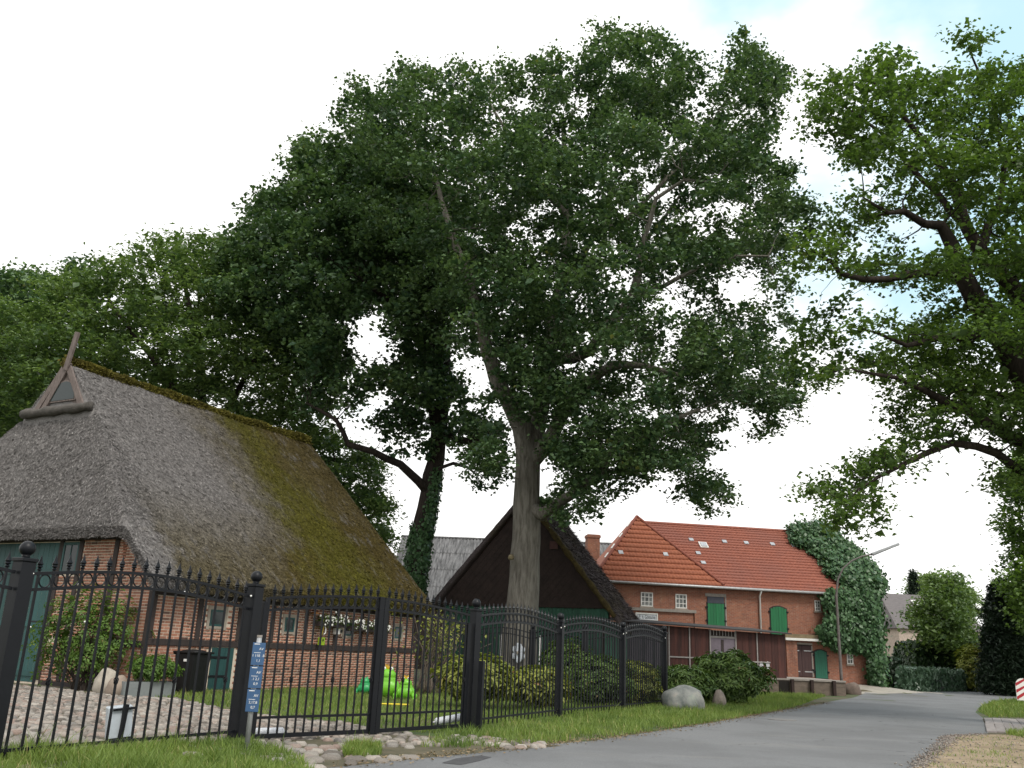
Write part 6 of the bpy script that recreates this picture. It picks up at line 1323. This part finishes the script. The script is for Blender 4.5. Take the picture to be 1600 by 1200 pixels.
hp = [tuple(gz(1402, 1080)[:2]), tuple(gz(1440, 1081)[:2]), tuple(gz(1500, 1080.5)[:2]), tuple(gz(1565, 1079)[:2]), (43, 66.5), (40, 68), (33, 66), (27.5, 65)]
hedge('low grey green ivy hedge along the road bend', hp, lambda x, y: 1.25 + .55 * np.exp(-((x - 36) / 2.2) ** 2) + .15 * vnoise(x, y, 1.5, 3), 9000, HEDGE, .3, 15)
d0 = at(1366, 1068, 61); d1 = at(1413, 1066, 61)
hedge('tall black green clipped hedge beside the ivy covered barn end', [(d0[0], 60.5), (d1[0], 60.5), (d1[0] + .4, 63), (d0[0], 63)], lambda x, y: np.full(np.shape(x), 1.95), 3500, CONIF, .28, 16)
# dark garden undergrowth behind
hedge('dark mixed garden shrubs under the round garden tree', [(30, 68), (36, 67.5), (45, 68), (46, 74), (31, 74)], lambda x, y: 2.6 + 1.2 * vnoise(x, y, 2.0, 6), 7000, leaf_mat('dark_shrub_leaf', (.012, .03, .01), (.03, .065, .018), trans=.1), .34, 17, name='shrubbery')
b_ = at(1525, 1060, 64.5); bush('bronze_shrub', 'brownish yellow drooping shrub at the end of the ivy hedge', 'shrub', (b_[0], 64.5, 0), (1.3, 1.1, 1.7), 800, RHODY, .3, 33, stems=6)
# grey roofed house behind
gh = at(1400, 960, 84); GHF = Frame(gh[0], 84, .1); GHO = thing('grey_roofed_house', 'pale house with grey roof half hidden behind the garden tree', 'house', GHF.o, GHF.a)
gx1 = GHF.pix(1545, 960)[0]; ge = GHF.pix(1480, 985)[1]; gr = GHF.pix(1480, 932, 5)[1]
GROOF = simple('grey_roof_tile', (.16, .145, .145), (.1, .09, .09), rough=.85, s=3, stretch=(1, 1, 6)); PINKW = simple('pale_pink_render', (.55, .45, .38), rough=.9)
MB().bx((.3, .3, 0), (gx1 - .3, 9, ge)).build('wall', PINKW, GHO)
rf = MB().add([(0, 0, ge), (gx1, 0, ge), (gx1 - 1.5, 5, gr), (1.2, 5, gr)], [(0, 1, 2, 3)]).add([(0, 10, ge), (gx1, 10, ge), (gx1 - 1.5, 5, gr), (1.2, 5, gr)], [(0, 1, 2, 3)]).add([(0, 0, ge), (0, 10, ge), (1.2, 5, gr)], [(0, 1, 2)]).add([(gx1, 0, ge), (gx1, 10, ge), (gx1 - 1.5, 5, gr)], [(0, 1, 2)]).build('roof', GROOF, GHO)
tl = math.atan2(gr - ge, 5)
for px, py in ((1430, 934), (1528, 944)):
    x_, z_ = GHF.pix(px, py, 3.6); MB().box((x_, 3.5, ge + (gr - ge) * .72 + .08), (.7, .9, .08), m=Matrix.Rotation(tl, 3, 'X')).build('skylight', WHITEP, GHO)
for px in (1402, 1426, 1450): x_, _ = GHF.pix(px, 1000); w_ = MB().bx((x_ - .5, .24, 1.0), (x_ + .5, .31, 2.3)).build('window', WHITEP, GHO); MB().bx((x_ - .42, .22, 1.08), (x_ + .42, .238, 2.22)).build('pane', GLASS, w_)

# ------------------------------------------------------------------ grass
def grass(name, poly, n, h, w, seed, lab=None, soil=None, thin=.0, sc=.6):
    P = np.array(poly); r = np.random.default_rng(seed); lo, hi = P.min(0), P.max(0); A_ = []
    while sum(len(q) for q in A_) < n:
        x = r.uniform(lo[0], hi[0], n); y = r.uniform(lo[1], hi[1], n); ok = inpoly(x, y, P)
        if thin: ok &= (vnoise(x, y, sc, 5) * .6 + vnoise(x, y, sc * .3, 6) * .4) > thin * r.uniform(.6, 1.2, n)
        A_.append(np.stack([x[ok], y[ok]], -1))
    xy = np.concatenate(A_)[:n]; m_ = len(xy); z0 = terrain(xy[:, 0], xy[:, 1])
    hh = h * r.uniform(.4, 1.25, m_) * (.4 + 1.2 * vnoise(xy[:, 0], xy[:, 1], .45, 7)) * np.where(r.random(m_) < .03, 1.7, 1.0); th = r.uniform(0, 2 * PI, m_); b = r.normal(0, .38, (m_, 2)) * hh[:, None]
    base = np.stack([xy[:, 0], xy[:, 1], z0 - .005], -1); sd_ = np.stack([np.cos(th), np.sin(th), np.zeros(m_)], -1) * (w * r.uniform(.6, 1.2, m_))[:, None]
    mid_ = base + np.stack([b[:, 0] * .35, b[:, 1] * .35, hh * .6], -1); tip = base + np.stack([b[:, 0], b[:, 1], hh], -1)
    v = np.stack([base - sd_, base + sd_, mid_ + sd_ * .7, tip, mid_ - sd_ * .7], 1).reshape(-1, 3); i = np.arange(m_) * 5
    f = np.concatenate([np.stack([i, i + 1, i + 2], -1), np.stack([i, i + 2, i + 4], -1), np.stack([i + 4, i + 2, i + 3], -1)])
    tt = np.clip(.36 * r.random(m_) + .46 * vnoise(xy[:, 0], xy[:, 1], .8, 9) + .34 * vnoise(xy[:, 0], xy[:, 1], .22, 19) - .06 + (r.random(m_) < .07) * .45, 0, 1)
    o = mesh_np(name, v, f, GRASSL, None, np.repeat(tt, 5)); return tag(o, lab, 'grass', kind='stuff')
fl_ = [tuple(PT[0] - d01 * 4), tuple(PT[0]), tuple(PT[1])]
grass('grass', g2((-80, 1215), (0, 1182), (150, 1172), (300, 1168), (372, 1163), (425, 1175), (470, 1190), (490, 1215), (200, 1260), (-80, 1260)), 26000, .15, .006, 1, 'long grass growing along the foot of the left fence')
grass('grass', g2((655, 1168), (700, 1150), (740, 1137), (872, 1119), (972, 1108), (1040, 1100), (1130, 1092), (1200, 1078), (1290, 1086), (1262, 1098), (1240, 1106), (1180, 1117), (1100, 1131), (1000, 1146), (920, 1157), (850, 1163), (760, 1172)), 52000, .13, .007, 2, 'green grass verge between the fence and the road', thin=.25)
grass('grass', g2((200, 1085), (420, 1076), (640, 1074), (730, 1066), (960, 1075), (1040, 1098), (972, 1108), (872, 1118), (735, 1136), (690, 1148), (600, 1140), (530, 1128), (400, 1116), (350, 1108), (275, 1093)), 70000, .095, .008, 3, 'lawn behind the iron fence and gate', thin=.2)
grass('grass', g2((1528, 1112), (1536, 1104), (1552, 1097), (1600, 1093), (1700, 1094), (1720, 1118), (1600, 1122), (1545, 1121)), 14000, .16, .012, 4, 'grass island right of the road before the slabs')
grass('grass', g2((1570, 1147), (1600, 1142), (1700, 1146), (1720, 1165), (1610, 1156)), 5000, .12, .008, 5, 'grass tuft at the lower right edge beside the slabs')
grass('grass', g2((535, 1176), (560, 1167), (592, 1168), (596, 1180), (560, 1188), (538, 1186)), 2600, .13, .006, 6, 'grass tuft among the cobbles outside the gate')
def along(px_list, n, spread, seed):
    P = np.array(g2(*px_list)); r = np.random.default_rng(seed); sg_ = np.linalg.norm(np.diff(P, axis=0), axis=1); i = r.choice(len(sg_), n, p=sg_ / sg_.sum()); u = r.random((n, 1)); return P[i] * (1 - u) + P[i + 1] * u + r.normal(0, spread, (n, 2))
LITTER = leaf_mat('dead_leaf', (.07, .045, .025), (.26, .19, .11), (.34, .28, .18), trans=.1, rough=.8)
c_ = along([(540, 1196), (640, 1186), (760, 1174), (850, 1165), (920, 1158), (1000, 1147), (1100, 1132), (1180, 1118), (1250, 1105), (1290, 1098)], 2400, .17, 3)
v, f, t_ = leaves(np.column_stack([c_, terrain(c_[:, 0], c_[:, 1]) + .018]), 1, .004, .045, up=2.5, seed=5, asp=.7); tag(mesh_np('leaf_litter', v, f, LITTER, None, t_), 'dead leaves and crumbs along the road edge', 'leaf litter', kind='stuff')
r = np.random.default_rng(31); sp_ = np.array(g2((1425, 1203), (1462, 1175), (1488, 1150), (1560, 1149), (1640, 1151), (1700, 1203))); lo, hi = sp_.min(0), sp_.max(0); xy = np.stack([r.uniform(lo[0], hi[0], 9000), r.uniform(lo[1], hi[1], 9000)], -1); xy = xy[inpoly(xy[:, 0], xy[:, 1], sp_)]
ed_ = along([(1430, 1201), (1462, 1175), (1488, 1150), (1535, 1148)], 1500, .09, 8); xy = np.concatenate([xy[:500], ed_]); k_ = len(xy); d_ = r.uniform(.008, .026, (k_, 1)) * np.array([[1, 1, .7]])
v, f = boxes_np(np.column_stack([xy, np.full(k_, .014)]), d_); v = v + np.repeat(r.normal(0, .006, (k_, 3)), 8, 0) + r.normal(0, .004, v.shape)
pe_ = mesh_np('gravel', v, f, STONE, None, np.repeat(r.random(k_), 8)); tag(pe_, 'loose gravel and crumbs on the sandy verge', 'gravel', kind='stuff')
grass('grass', [tuple(q) for q in sp_], 1500, .05, .006, 12, 'sparse grass blades on the sandy verge', thin=.58, sc=.5)
mh = gz(1222, 1125); MH_ = thing('manhole_cover', 'grey round manhole cover set in the road surface', 'manhole cover', (mh[0], mh[1], .004)); MB().lathe([(.36, 0), (.36, .012), (.33, .014)], n=24).build('ring', simple('worn_concrete', (.2, .195, .19), (.15, .145, .14), rough=.9), MH_); MB().lathe([(.32, .0), (.32, .010)], n=24).build('lid', simple('cast_iron', (.19, .19, .2), (.13, .13, .14), rough=.6, s=30, bmp=.5), MH_)
PATCHM = simple('asphalt_patch', (.075, .075, .078), (.045, .045, .048), rough=.95, s=8, bmp=.5)
sheet('road_patch', g2((690, 1193), (712, 1186), (752, 1181), (768, 1184), (748, 1190), (720, 1196)), .008, PATCHM, cell=1)
print('objects', len(bpy.data.objects))
